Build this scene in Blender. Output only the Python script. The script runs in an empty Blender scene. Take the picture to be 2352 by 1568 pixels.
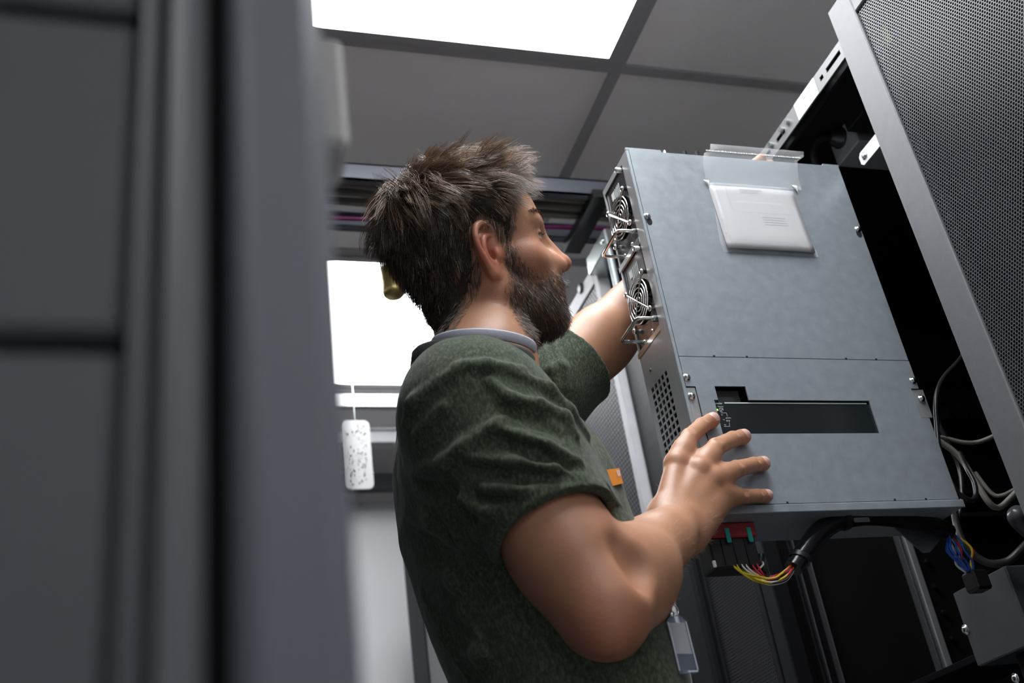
import bpy, bmesh, math, random
import numpy as np
from mathutils import Vector, Matrix

# ------------------------------------------------------------------ camera
SC = bpy.context.scene
COL = SC.collection
UNIT = 1.15                      # the place is drawn in units of 1.15 m
CAMZ = 0.652                     # lens height above the floor, in drawing units
FPX, IW, IH = 2500.0, 2352, 1568

def cam_rot(y, p, r):
    y, p, r = (math.radians(a) for a in (y, p, r))
    fw = np.array([math.sin(y)*math.cos(p), math.cos(y)*math.cos(p), math.sin(p)])
    rt = np.array([math.cos(y), -math.sin(y), 0.0]); up = np.cross(rt, fw)
    return np.stack([rt*math.cos(r)+up*math.sin(r), up*math.cos(r)-rt*math.sin(r), -fw], 1)
RC = cam_rot(20.08, 29.5, -8.91)
cam_d = bpy.data.cameras.new('camera'); cam = bpy.data.objects.new('camera', cam_d); COL.objects.link(cam)
M = Matrix.Identity(4)
for i in range(3):
    for j in range(3): M[i][j] = RC[i, j]
M[0][3], M[1][3], M[2][3] = 0.0, 0.0, CAMZ*UNIT
cam.matrix_world = M
cam_d.sensor_width = 36.0; cam_d.lens = 36.0*FPX/IW
cam_d.clip_start = 0.02; cam_d.clip_end = 60
cam_d.dof.use_dof = True; cam_d.dof.focus_distance = 1.50; cam_d.dof.aperture_fstop = 5.0
cam_d.dof.aperture_blades = 0
SC.camera = cam

# ------------------------------------------------------------------ light + exposure
PANEL_STRENGTH = 14.0             # the ceiling light panels give off all the light of the room
w = bpy.data.worlds.new('world'); SC.world = w; w.use_nodes = True
w.node_tree.nodes['Background'].inputs[0].default_value = (0.05, 0.052, 0.055, 1)
w.node_tree.nodes['Background'].inputs[1].default_value = 0.2
SC.view_settings.view_transform = 'Standard'; SC.view_settings.look = 'None'
SC.view_settings.exposure = 0.0; SC.view_settings.gamma = 1.0; SC.view_settings.use_curve_mapping = False
SC.cycles.use_denoising = True
SC.cycles.max_bounces = 8; SC.cycles.diffuse_bounces = 4; SC.cycles.transparent_max_bounces = 24

# ------------------------------------------------------------------ helpers
def ray(x, y): return RC @ np.array([(x-IW/2)/FPX, -(y-IH/2)/FPX, -1.0])
def _w(v): return (float(v[0]), float(v[1]), float(v[2])+CAMZ)
def onY(x, y, v): d = ray(x, y); return _w(d*v/d[1])        # a pixel seen on the plane Y = v
def onX(x, y, v): d = ray(x, y); return _w(d*v/d[0])
def onZ(x, y, v): d = ray(x, y); return _w(d*(v-CAMZ)/d[2])

def mat(name, color, rough=0.5, metal=0.0, noise=0.0, nscale=40.0, bump=0.0, bscale=200.0, stretch=None,
        emit=None, estr=0.0, spec=0.5, trans=0.0, alpha=1.0, rnoise=0.0, ior=1.45, coat=0.0, sheen=0.0):
    m = bpy.data.materials.new(name); m.use_nodes = True
    nt = m.node_tree; b = nt.nodes['Principled BSDF']
    c = tuple(color)+(1,)
    b.inputs['Base Color'].default_value = c; b.inputs['Roughness'].default_value = rough; b.inputs['Metallic'].default_value = metal
    b.inputs['Specular IOR Level'].default_value = spec; b.inputs['Transmission Weight'].default_value = trans; b.inputs['Alpha'].default_value = alpha
    b.inputs['IOR'].default_value = ior; b.inputs['Coat Weight'].default_value = coat; b.inputs['Sheen Weight'].default_value = sheen
    if emit: b.inputs['Emission Color'].default_value = tuple(emit)+(1,); b.inputs['Emission Strength'].default_value = estr
    tc = nt.nodes.new('ShaderNodeTexCoord'); mp = nt.nodes.new('ShaderNodeMapping')
    nt.links.new(tc.outputs['Object'], mp.inputs['Vector'])
    if stretch: mp.inputs['Scale'].default_value = stretch
    if noise or rnoise:
        n = nt.nodes.new('ShaderNodeTexNoise'); n.inputs['Scale'].default_value = nscale; n.inputs['Detail'].default_value = 6
        nt.links.new(mp.outputs[0], n.inputs['Vector'])
        if noise:
            mx = nt.nodes.new('ShaderNodeMix'); mx.data_type = 'RGBA'
            mx.inputs[6].default_value = tuple(max(0, v*(1-noise)) for v in color)+(1,)
            mx.inputs[7].default_value = tuple(min(1, v*(1+noise)) for v in color)+(1,)
            mr = nt.nodes.new('ShaderNodeMapRange'); mr.inputs[1].default_value = 0.3; mr.inputs[2].default_value = 0.7
            nt.links.new(n.outputs['Fac'], mr.inputs[0]); nt.links.new(mr.outputs[0], mx.inputs[0])
            nt.links.new(mx.outputs[2], b.inputs['Base Color'])
        if rnoise:
            r2 = nt.nodes.new('ShaderNodeMapRange'); r2.inputs[3].default_value = max(0, rough-rnoise); r2.inputs[4].default_value = min(1, rough+rnoise)
            nt.links.new(n.outputs['Fac'], r2.inputs[0]); nt.links.new(r2.outputs[0], b.inputs['Roughness'])
    if bump:
        n2 = nt.nodes.new('ShaderNodeTexNoise'); n2.inputs['Scale'].default_value = bscale; n2.inputs['Detail'].default_value = 4
        nt.links.new(mp.outputs[0], n2.inputs['Vector'])
        bp = nt.nodes.new('ShaderNodeBump'); bp.inputs['Strength'].default_value = bump; bp.inputs['Distance'].default_value = 0.001
        nt.links.new(n2.outputs['Fac'], bp.inputs['Height']); nt.links.new(bp.outputs[0], b.inputs['Normal'])
    return m

ORG = {}
def empty(name, loc, label=None, cat=None, group=None, kind=None):
    o = bpy.data.objects.new(name, None); COL.objects.link(o); o.location = Vector(loc)*UNIT; o.empty_display_size = 0.05
    ORG[o.name] = Vector(loc); tag(o, label, cat, group, kind); return o
def tag(o, label=None, cat=None, group=None, kind=None):
    for k, v in (('label', label), ('category', cat), ('group', group), ('kind', kind)):
        if v: o[k] = v
    return o
def link_mesh(me, name, material, parent=None, loc=None):
    o = bpy.data.objects.new(name, me); COL.objects.link(o)
    if material is not None: me.materials.append(material)
    if parent is not None:
        o.parent = parent; ORG[o.name] = ORG.get(parent.name, Vector((0, 0, 0)))
    return o

class MB:
    """collects shapes; build() links them as ONE mesh object"""
    def __init__(s): s.v = []; s.f = []; s.s = []
    def add(s, vs, fs, smooth=False):
        o = len(s.v); s.v += [tuple(map(float, p)) for p in vs]
        for f in fs: s.f.append(tuple(i+o for i in f)); s.s.append(smooth)
        return s
    def box(s, x0, x1, y0, y1, z0, z1, b=0.0):
        x0, x1 = min(x0, x1), max(x0, x1); y0, y1 = min(y0, y1), max(y0, y1); z0, z1 = min(z0, z1), max(z0, z1)
        b = min(b, (x1-x0)*.45, (y1-y0)*.45, (z1-z0)*.45)
        if b <= 0:
            v = [(x, y, z) for x in (x0, x1) for y in (y0, y1) for z in (z0, z1)]
            return s.add(v, [(0, 1, 3, 2), (4, 6, 7, 5), (0, 4, 5, 1), (2, 3, 7, 6), (0, 2, 6, 4), (1, 5, 7, 3)])
        bm = bmesh.new(); bmesh.ops.create_cube(bm, size=1.0)
        for q in bm.verts: q.co = Vector(((x0+x1)/2+q.co.x*(x1-x0), (y0+y1)/2+q.co.y*(y1-y0), (z0+z1)/2+q.co.z*(z1-z0)))
        bmesh.ops.bevel(bm, geom=list(bm.edges), offset=b, segments=1, affect='EDGES', profile=0.5)
        bm.verts.index_update()
        s.add([q.co[:] for q in bm.verts], [[q.index for q in f.verts] for f in bm.faces]); bm.free(); return s
    def frame(s, d):
        d = Vector(d).normalized(); a = Vector((0, 0, 1)) if abs(d.z) < .9 else Vector((1, 0, 0))
        u = d.cross(a).normalized(); return u, d.cross(u).normalized()
    def cyl(s, p0, p1, r0, r1=None, n=14, caps=True):
        r1 = r0 if r1 is None else r1; p0, p1 = Vector(p0), Vector(p1); u, w_ = s.frame(p1-p0)
        vs = []; 
        for p, r in ((p0, r0), (p1, r1)):
            vs += [p+(u*math.cos(t)+w_*math.sin(t))*r for t in (2*math.pi*i/n for i in range(n))]
        s.add(vs, [(i, (i+1) % n, n+(i+1) % n, n+i) for i in range(n)], True)
        if caps:
            s.add(vs[:n], [tuple(range(n))[::-1]]); s.add(vs[n:], [tuple(range(n))])
        return s
    def lathe(s, p0, axis, prof, n=16):
        """prof: (distance along the axis, radius)"""
        p0 = Vector(p0); axis = Vector(axis).normalized(); u, w_ = s.frame(axis); vs = []
        for t, r in prof: vs += [p0+axis*t+(u*math.cos(a)+w_*math.sin(a))*max(r, 1e-5) for a in (2*math.pi*i/n for i in range(n))]
        fs = [(k*n+i, k*n+(i+1) % n, (k+1)*n+(i+1) % n, (k+1)*n+i) for k in range(len(prof)-1) for i in range(n)]
        return s.add(vs, fs, True)
    def tube(s, pts, r, n=8, sub=0, caps=True, closed=False):
        P = [Vector(p) for p in pts]
        if sub:
            Q = []; m = len(P)
            rng = range(m) if closed else range(m-1)
            for i in rng:
                a, b_, c, d = (P[(i-1) % m] if closed or i else P[0]), P[i], P[(i+1) % m], (P[(i+2) % m] if closed or i+2 < m else P[-1])
                for k in range(sub):
                    t = k/sub
                    Q.append(.5*((2*b_)+(-a+c)*t+(2*a-5*b_+4*c-d)*t*t+(-a+3*b_-3*c+d)*t**3))
            if not closed: Q.append(P[-1])
            P = Q
        m = len(P); rr = r if hasattr(r, '__len__') else [r]*m
        if len(rr) != m: rr = list(np.interp(np.linspace(0, 1, m), np.linspace(0, 1, len(rr)), rr))
        T = [((P[(i+1) % m]-P[i-1]) if closed else (P[min(i+1, m-1)]-P[max(i-1, 0)])).normalized() for i in range(m)]
        u, _ = s.frame(T[0]); vs = []
        for i in range(m):
            u = (u-T[i]*u.dot(T[i])).normalized(); w_ = T[i].cross(u)
            vs += [P[i]+(u*math.cos(a)+w_*math.sin(a))*rr[i] for a in (2*math.pi*k/n for k in range(n))]
        fs = [(k*n+i, k*n+(i+1) % n, ((k+1) % m)*n+(i+1) % n, ((k+1) % m)*n+i) for k in range(m if closed else m-1) for i in range(n)]
        s.add(vs, fs, True)
        if caps and not closed: s.add(vs[:n], [tuple(range(n))[::-1]]); s.add(vs[-n:], [tuple(range(n))])
        return s
    def prism(s, poly, fn, d0, d1):
        """poly in 2-D, fn(a, b, d) maps it to space; extruded from d0 to d1"""
        n = len(poly); vs = [fn(a, b, d0) for a, b in poly]+[fn(a, b, d1) for a, b in poly]
        return s.add(vs, [tuple(range(n))[::-1], tuple(range(n, 2*n))]+[(i, (i+1) % n, n+(i+1) % n, n+i) for i in range(n)])
    def holed(s, fn, a0, a1, b0, b1, holes, d0, d1):
        """rectangular plate (a, b) from depth d0 to d1 with rectangular holes (a0,a1,b0,b1) cut through"""
        A = sorted({a0, a1}|{h[0] for h in holes}|{h[1] for h in holes}); B = sorted({b0, b1}|{h[2] for h in holes}|{h[3] for h in holes})
        for i in range(len(A)-1):
            run = None
            for j in range(len(B)-1):
                ca, cb = (A[i]+A[i+1])/2, (B[j]+B[j+1])/2
                solid = not any(h[0] < ca < h[1] and h[2] < cb < h[3] for h in holes)
                if solid and run is None: run = B[j]
                if run is not None and (not solid or j == len(B)-2):
                    e = B[j] if not solid else B[j+1]
                    s.prism([(A[i], run), (A[i+1], run), (A[i+1], e), (A[i], e)], fn, d0, d1); run = None
        return s
    def build(s, name, material, parent=None, label=None, cat=None, group=None, kind=None, org=None):
        me = bpy.data.meshes.new(name)
        o_ = ORG.get(parent.name, Vector((0, 0, 0))) if parent is not None else Vector(org or (0, 0, 0))
        me.from_pydata([((p[0]-o_.x)*UNIT, (p[1]-o_.y)*UNIT, (p[2]-o_.z)*UNIT) for p in s.v], [], s.f)
        me.polygons.foreach_set('use_smooth', s.s); me.update()
        bm = bmesh.new(); bm.from_mesh(me); bmesh.ops.recalc_face_normals(bm, faces=bm.faces[:]); bm.to_mesh(me); bm.free()
        o = link_mesh(me, name, material, parent)
        if parent is None: o.location = o_*UNIT; ORG[o.name] = o_
        return tag(o, label, cat, group, kind)

def np_mesh(name, V, Fq, material, parent=None, smooth=False, org=(0, 0, 0), unit=None):
    """fast mesh from numpy quads or triangles"""
    me = bpy.data.meshes.new(name); V = (np.asarray(V, np.float32)-np.asarray(org, np.float32))*(unit or UNIT); Fq = np.asarray(Fq, np.int32); k = Fq.shape[1]
    me.vertices.add(len(V)); me.vertices.foreach_set('co', V.ravel())
    me.loops.add(Fq.size); me.loops.foreach_set('vertex_index', Fq.ravel())
    me.polygons.add(len(Fq)); me.polygons.foreach_set('loop_start', np.arange(0, Fq.size, k, dtype=np.int32))
    me.polygons.foreach_set('use_smooth', np.full(len(Fq), smooth))
    me.update(calc_edges=True)
    o = bpy.data.objects.new(name, me); COL.objects.link(o)
    if material is not None: me.materials.append(material)
    if parent is not None: o.parent = parent; ORG[o.name] = Vector(org)
    else: o.location = Vector(org)*(unit or UNIT); ORG[o.name] = Vector(org)
    return o

def perforated(a0, a1, b0, b1, pitch, hole, fn, depth=0.0):
    """staggered round-ish holes in a sheet; fn(a, b, d) -> xyz arrays. Returns vertices and quads"""
    rh = pitch*math.sqrt(3)/2; na = int((a1-a0)/pitch); nb = int((b1-b0)/rh)
    ii, jj = np.meshgrid(np.arange(na), np.arange(nb), indexing='ij')
    ca = a0+(ii+.5+.5*(jj % 2))*pitch; cb = b0+(jj+.5)*rh; ca = ca.ravel(); cb = cb.ravel()
    t = np.arange(6)*math.pi/3+math.pi/6; R = pitch/math.sqrt(3)
    rings = [(R, 0.0), (hole/2, 0.0)]+([(hole/2, depth)] if depth else [])
    V = []
    for r, d in rings:
        V.append(np.stack(fn(ca[:, None]+r*np.cos(t), cb[:, None]+r*np.sin(t), np.full((len(ca), 6), d)), -1))
    V = np.stack(V, 1); K = len(rings)                       # cells, rings, 6, 3
    base = (np.arange(len(ca))*K*6)[:, None]; Fs = []
    i = np.arange(6); j = (i+1) % 6
    for k in range(K-1): Fs.append(np.stack([base+k*6+i, base+k*6+j, base+(k+1)*6+j, base+(k+1)*6+i], -1).reshape(-1, 4))
    return V.reshape(-1, 3), np.concatenate(Fs)

def screw(parent, p, axis, r=0.0042, material=None, h=0.003):
    """pan head screw with a cross slot"""
    ax = Vector(axis).normalized(); p = Vector(p); m = MB()
    m.lathe(p, ax, [(0, r*1.45), (h*.25, r*1.45), (h*.3, r), (h*.85, r*.95), (h*1.15, r*.55), (h*1.2, 0)], 12)
    o = m.build('screw', material or MT['zinc'], parent)
    u, w_ = m.frame(ax); c = MB()
    for a, b in ((u, w_), (w_, u)):
        q = p+ax*h*1.17; L, W_ = r*.55, r*.13
        c.add([q+a*L+b*W_, q-a*L+b*W_, q-a*L-b*W_, q+a*L-b*W_, q+a*L+b*W_+ax*.0003, q-a*L+b*W_+ax*.0003, q-a*L-b*W_+ax*.0003, q+a*L-b*W_+ax*.0003],
              [(0, 1, 2, 3), (4, 5, 6, 7), (0, 1, 5, 4), (1, 2, 6, 5), (2, 3, 7, 6), (3, 0, 4, 7)])
    return o

# ------------------------------------------------------------------ materials
MT = {}
MT['ceil'] = mat('ceiling_tile_mineral', (0.90, 0.88, 0.875), 0.95, noise=.05, nscale=300, bump=.35, bscale=900, spec=.1)
MT['tbar'] = mat('ceiling_grid_paint', (0.36, 0.355, 0.36), 0.6)
MT['wall'] = mat('wall_paint', (0.72, 0.72, 0.73), 0.8, bump=.1, bscale=300)
MT['floor'] = mat('floor_vinyl', (0.26, 0.26, 0.27), 0.5, noise=.08, nscale=30)
MT['rackdark'] = mat('rack_paint_charcoal', (0.0095, 0.0098, 0.0112), 0.55, bump=.25, bscale=1500, rnoise=.05, spec=.22)
MT['rackblack'] = mat('rack_interior_black', (0.005, 0.005, 0.0055), 0.55, bump=.2, bscale=1200, spec=.25)
MT['rackgrey'] = mat('rack_paint_slate', (0.060, 0.064, 0.075), 0.45, bump=.2, bscale=1500)
MT['doorframe'] = mat('door_frame_paint_grey', (0.125, 0.124, 0.135), 0.45, bump=.35, bscale=1800, noise=.05, nscale=60)
MT['mesh'] = mat('door_mesh_paint', (0.075, 0.076, 0.09), 0.30, rnoise=.06, nscale=80)
MT['meshlight'] = mat('door_mesh_paint_light', (0.30, 0.30, 0.315), 0.4)
MT['meshblack'] = mat('door_mesh_paint_black', (0.024, 0.024, 0.027), 0.35)
MT['steel'] = mat('galvanised_steel', (0.31, 0.345, 0.37), 0.40, .40, noise=.09, nscale=55, rnoise=.06, bump=.05, bscale=700)
MT['steeldark'] = mat('brushed_steel', (0.46, 0.46, 0.47), 0.34, .6, noise=.08, nscale=60, stretch=(8, 8, .6), rnoise=.06)
MT['zinc'] = mat('zinc_screw', (0.62, 0.66, 0.66), 0.25, 1.0)
MT['chrome'] = mat('chrome_wire', (0.75, 0.74, 0.72), 0.14, 1.0)
MT['black'] = mat('black_plastic', (0.012, 0.012, 0.013), 0.4)
MT['hole'] = mat('dark_void', (0.004, 0.004, 0.004), 0.8)
MT['white'] = mat('white_plastic', (0.75, 0.75, 0.74), 0.45)
MT['cablew'] = mat('cable_beige', (0.20, 0.19, 0.165), 0.5)
MT['cableb'] = mat('cable_black', (0.018, 0.018, 0.02), 0.32)
MT['cableg'] = mat('cable_grey', (0.05, 0.05, 0.048), 0.4)
MT['red'] = mat('wire_red', (0.62, 0.03, 0.05), 0.4)
MT['yellow'] = mat('wire_yellow', (0.78, 0.60, 0.03), 0.4)
MT['wirewhite'] = mat('wire_white', (0.78, 0.76, 0.72), 0.4)
MT['blue'] = mat('wire_blue', (0.03, 0.14, 0.62), 0.4)
MT['green'] = mat('wire_green', (0.02, 0.42, 0.30), 0.4)
MT['wireblack'] = mat('wire_black', (0.015, 0.015, 0.015), 0.35)
MT['magenta'] = mat('cable_magenta', (0.22, 0.02, 0.13), 0.4)
MT['tray'] = mat('cable_tray_steel', (0.10, 0.105, 0.125), 0.45, .3)
MT['panel'] = mat('light_panel_diffuser', (0.9, 0.9, 0.9), 0.5, emit=(0.955, 0.98, 1.0), estr=PANEL_STRENGTH)
# ------------------------------------------------------------------ the room shell
CH = CAMZ+1.55                   # ceiling height
TILE = 0.6875
GX0, GY0 = 0.858, 0.953*1.55     # one crossing of the ceiling grid
RX0, RX1, RY0, RY1 = -2.3, 3.1, -2.6, 3.75
fl = MB().box(RX0, RX1, RY0, RY1, -.05, 0).build('floor', MT['floor'], kind='structure', label='grey vinyl floor of the server room', cat='floor')
for nm, b_ in (('wall_left', (RX0-.08, RX0, RY0, RY1)), ('wall_right', (RX1, RX1+.08, RY0, RY1)), ('wall_back', (RX0-.08, RX1+.08, RY1, RY1+.08)), ('wall_front', (RX0-.08, RX1+.08, RY0-.08, RY0))):
    MB().box(b_[0], b_[1], b_[2], b_[3], 0, CH+.1).build(nm, MT['wall'], kind='structure', label='light grey painted %s of the server room' % nm.replace('_', ' '), cat='wall')
ceil = MB().box(RX0-.08, RX1+.08, RY0-.08, RY1+.08, CH+.06, CH+.1).build('ceiling', MT['ceil'], kind='structure', label='suspended ceiling of pale mineral tiles in a metal grid', cat='ceiling')
ix0, ix1 = math.floor((RX0-GX0)/TILE), math.ceil((RX1-GX0)/TILE); iy0, iy1 = math.floor((RY0-GY0)/TILE), math.ceil((RY1-GY0)/TILE)
BW = 0.024
for i in range(ix0, ix1+1):
    x = GX0+i*TILE
    if RX0 < x < RX1: MB().box(x-BW/2, x+BW/2, RY0, RY1, CH-.006, CH+.03).build('grid_bar', MT['tbar'], ceil)
for j in range(iy0, iy1+1):
    y = GY0+j*TILE
    if RY0 < y < RY1: MB().box(RX0, RX1, y-BW/2, y+BW/2, CH-.0055, CH+.03).build('grid_bar', MT['tbar'], ceil)
LIT = {(-1, -1), (-1, -2), (-1, 1), (-1, -5), (-4, -1), (-4, 1), (-4, -3), (2, -1), (2, 1), (2, -3)}     # bays that hold a light panel; side ones added unseen to brighten the ceiling
tm = None
for i in range(ix0, ix1):
    for j in range(iy0, iy1):
        if (i, j) in LIT: continue
        x0, y0 = GX0+i*TILE, GY0+j*TILE
        if x0 > RX1 or y0 > RY1 or x0+TILE < RX0 or y0+TILE < RY0: continue
        if tm is None: tm = MB().box(.010, TILE-.010, .010, TILE-.010, 0, .016, .003).build('ceiling_tile', MT['ceil'], ceil); t = tm
        else: t = tm.copy(); COL.objects.link(t); t.parent = ceil
        t.location = (x0*UNIT, y0*UNIT, CH*UNIT)
for (i, j, nb, lab_) in ((-1, -2, 2, 'long bright ceiling light panel directly above the man'), (-1, 1, 1, 'bright square ceiling light panel seen behind the man\'s neck'), (-1, -5, 1, 'added fill light panel in the ceiling behind the camera'),  # the panel behind the camera is added, out of view, as fill
        (-4, -1, 1, 'added light panel out of view beyond the blurred cabinet, middle one'), (-4, 1, 1, 'added light panel out of view beyond the blurred cabinet, far one'), (-4, -3, 1, 'added light panel out of view beyond the blurred cabinet, near one'),
        (2, -1, 1, 'added light panel out of view behind the open rack, middle one'), (2, 1, 1, 'added light panel out of view behind the open rack, far one'), (2, -3, 1, 'added light panel out of view behind the open rack, near one')):
    x0, y0 = GX0+i*TILE, GY0+j*TILE; x1, y1 = x0+TILE, y0+TILE*nb
    r = empty('ceiling_light', ((x0+x1)/2, (y0+y1)/2, CH), lab_, 'ceiling light')
    e = .018; g = .013
    MB().box(x0+g+e, x1-g-e, y0+g+e, y1-g-e, CH-.009, CH+.02).build('diffuser', MT['panel'], r)
    for q in ((x0+g, x1-g, y0+g, y0+g+e), (x0+g, x1-g, y1-g-e, y1-g), (x0+g, x0+g+e, y0+g+e, y1-g-e), (x1-g-e, x1-g, y0+g+e, y1-g-e)):
        MB().box(q[0], q[1], q[2], q[3], CH-.010, CH+.018).build('frame_bar', MT['tbar'], r)

# ------------------------------------------------------------------ cable tray over the aisle
def cable_tray(y0, y1, zb, hgt, x0, x1, label, m, rungs, hang):
    r = empty('cable_tray', ((x0+x1)/2, (y0+y1)/2, zb), label, 'cable tray')
    t = .004
    for ya, s in ((y0, 1), (y1, -1)):
        q = MB(); q.box(x0, x1, ya, ya+s*t, zb, zb+hgt); q.box(x0, x1, ya, ya+s*.018, zb, zb+t); q.box(x0, x1, ya, ya+s*.018, zb+hgt-t, zb+hgt)
        q.build('side_rail', m, r)
    for x in rungs: MB().box(x-.02, x+.02, y0-.01, y1+.025, zb-.012, zb+.008).build('rung', MT['black'], r)
    for x in hang:
        for y in (y0-.004, y1+.004):
            MB().cyl((x, y, zb), (x, y, CH), .004, n=8).build('hanger_rod', MT['zinc'], r)
    return r
TZ = CAMZ+1.395
cable_tray(1.700, 1.875, TZ, .042, -1.6, 2.2, 'dark steel cable ladder hung under the ceiling, crossing behind the man\'s head', MT['tray'], (-1.2, -.75, -.3, .15, .872, 1.3, 1.75), (-1.0, 1.6))
rnd = random.Random(4)
def tray_cable(y, z, r, m, name, label, wob=.012, grp=None):
    pts = [(-1.6+k*.19, y+rnd.uniform(-wob, wob), z+rnd.uniform(-.003, .003)) for k in range(21)]
    return MB().tube(pts, r, 8, 4).build(name, m, None, label, 'cable', grp, org=(0, y, z))
for k, y in enumerate((1.728, 1.742, 1.757, 1.772, 1.786, 1.802)):
    tray_cable(y, TZ+.016, .0060, MT['cablew'] if k % 2 else MT['cableg'], 'data_cable', ['dark grey', 'pale'][k % 2]+' data cable in the ladder tray, '+['nearest the front rail', 'second from the front rail', 'third from the front rail', 'fourth from the front rail', 'fifth from the front rail', 'next to the magenta cable'][k], .0035, 'grey cables in the ladder tray')
tray_cable(1.842, TZ+.014, .0045, MT['magenta'], 'data_cable', 'magenta cable lying in the ladder tray behind the man\'s head', .01)
# a lighter tray further down the aisle
cable_tray(2.80, 3.05, CAMZ+1.452, .048, -1.6, 2.2, 'pale grey cable tray far down the aisle beneath the second light panel', mat('tray_light', (.5, .5, .52), .5), (-1., -.4, .25, 1.0, 1.6), (-.8, 1.4))

# round sensor hanging in front of the far light panel
p = onY(903, 655, 2.0)
r = empty('smoke_detector', (p[0], p[1], p[2]+.045), 'small brass coloured cylindrical detector hanging before the far light panel', 'detector')
MT['brass'] = mat('brass', (.34, .26, .10), .35, .8)
MB().lathe((p[0], p[1], p[2]-.03), (0, 0, 1), [(0, 0), (.001, .020), (.006, .0245), (.012, .026), (.075, .026), (.078, .022), (.079, 0)], 24).build('housing', MT['brass'], r)
MB().cyl((p[0], p[1], p[2]+.045), (p[0], p[1], CH), .006, n=10).build('stem', MT['zinc'], r)
MB().lathe((p[0], p[1], CH-.012), (0, 0, 1), [(0, .01), (.002, .03), (.012, .032)], 20).build('ceiling_rose', MT['tbar'], r)
p = onY(853, 552, 2.25)
r = empty('ceiling_bracket', (p[0], p[1], CH), 'small black wedge bracket on the ceiling behind the man\'s hair', 'bracket')
MB().prism([(-.03, -.03), (.03, -.03), (.03, .05), (-.012, .05)], lambda a, b, d: (p[0]+a, p[1]+d, p[2]+b), -.02, .02).build('wedge', MT['black'], r)
MB().box(p[0]-.01, p[0]+.01, p[1]-.01, p[1]+.01, p[2]+.045, CH).build('stem', MT['black'], r)

# white perforated plate hanging at the left
a, b = onY(800, 965, 2.55), onY(858, 1122, 2.55)
r = empty('speckled_plate', ((a[0]+b[0])/2, 2.55, a[2]), 'white rounded speckled plate hanging beneath the pale tray', 'sign plate')
x0, x1, z0, z1 = a[0]-.02, b[0]+.002, b[2], a[2]; cr = .014
poly = []
for cx, cz, t0 in ((x1-cr, z1-cr, 0), (x0+cr, z1-cr, 90), (x0+cr, z0+cr, 180), (x1-cr, z0+cr, 270)):
    poly += [(cx+cr*math.cos(math.radians(t0+k*22.5)), cz+cr*math.sin(math.radians(t0+k*22.5))) for k in range(5)]
MB().prism(poly, lambda a, b, d: (a, 2.55+d, b), 0, .006).build('plate', mat('plate_white', (.5, .5, .5), .6), r)
dts = MB(); rr = random.Random(7)
for k in range(90):
    x, z = rr.uniform(x0+.008, x1-.012), rr.uniform(z0+.012, z1-.015); s = rr.uniform(.0006, .0021)
    dts.cyl((x, 2.5499, z), (x, 2.5485, z), s, n=6)
tag(dts.build('speckle', MT['rackdark'], r), kind='stuff')
MB().cyl(((x0+x1)/2, 2.553, z1-.002), ((x0+x1)/2, 2.553, CH), .0015, n=6).build('hanging_wire', MT['zinc'], r)
for k, (y, z, hh) in enumerate(((3.3, 1.452, .05),)):
    MB().box(-1.6, 2.2, y, y+.05, CAMZ+z-.035, CAMZ+z-.035+hh).build('conduit', MT['tray'], None, 'dark conduit bar along the end of the aisle', 'conduit', org=(0, y, CAMZ+z))

# ------------------------------------------------------------------ blurred cabinet close to the lens at the left
YF = 0.225
r = DOORCAB = empty('server_rack', (-.45, .58, 0), 'slate grey rack cabinet standing close and blurred at the left edge', 'server rack')
def X_(px): return onY(px, 784, YF)[0]
def Z_(py): return onY(150, py, YF)[2]
TOPZ = CAMZ+1.09
xs = [X_(v) for v in (280, 362, 470, 530, 790)]
zs = sorted([Z_(760), Z_(-2)])
MB().box(-.95, xs[4]-.004, YF+.02, .96, .05, TOPZ, .004).build('body', MT['rackblack'], r)
edges = [.06, zs[0]-.001, zs[1]+.001, TOPZ-.01]
g = .0045*YF/.42
MB().box(-.94, xs[0], YF+.004, YF+.022, .06, zs[0]-g, .002).build('side_panel', MT['rackgrey'], r)
MB().box(-.94, xs[0], YF+.004, YF+.022, zs[0]+g, zs[1]-g, .002).build('side_panel', MT['rackgrey'], r)
MB().box(-.94, xs[0], YF+.004, YF+.022, zs[1]+g, TOPZ-.01, .002).build('side_panel', MT['rackgrey'], r)
MB().box(xs[0]+.0014, xs[1]-.0005, YF, YF+.03, .05, TOPZ, .002).build('corner_strip', MT['rackgrey'], r)
MB().box(xs[1]+.001, xs[2], YF-.003, YF+.02, .05, TOPZ, .004).build('corner_post', mat('post_slate', (.085, .088, .10), .45), r)
MB().box(xs[3], xs[4], YF-.002, YF+.7, .05, TOPZ+.0, .006).build('front_door', mat('door_slate', (.098, .102, .122), .45, bump=.2, bscale=1500), r)
for x in (-.85, -.1):
    for y in (.30, .9): MB().cyl((x, y, 0), (x, y, .055), .025, .02).build('foot', MT['black'], r)
# pale plate on the cabinet's door edge
a, b = onY(796, 200, .34), onY(770, 330, .34); c_ = onY(796, 84, .34)
MB().box(xs[4]-.004, a[0], .34, .37, b[2], c_[2], .003).build('edge_plate', mat('plate_pale', (.40, .385, .37), .6), DOORCAB)
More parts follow.
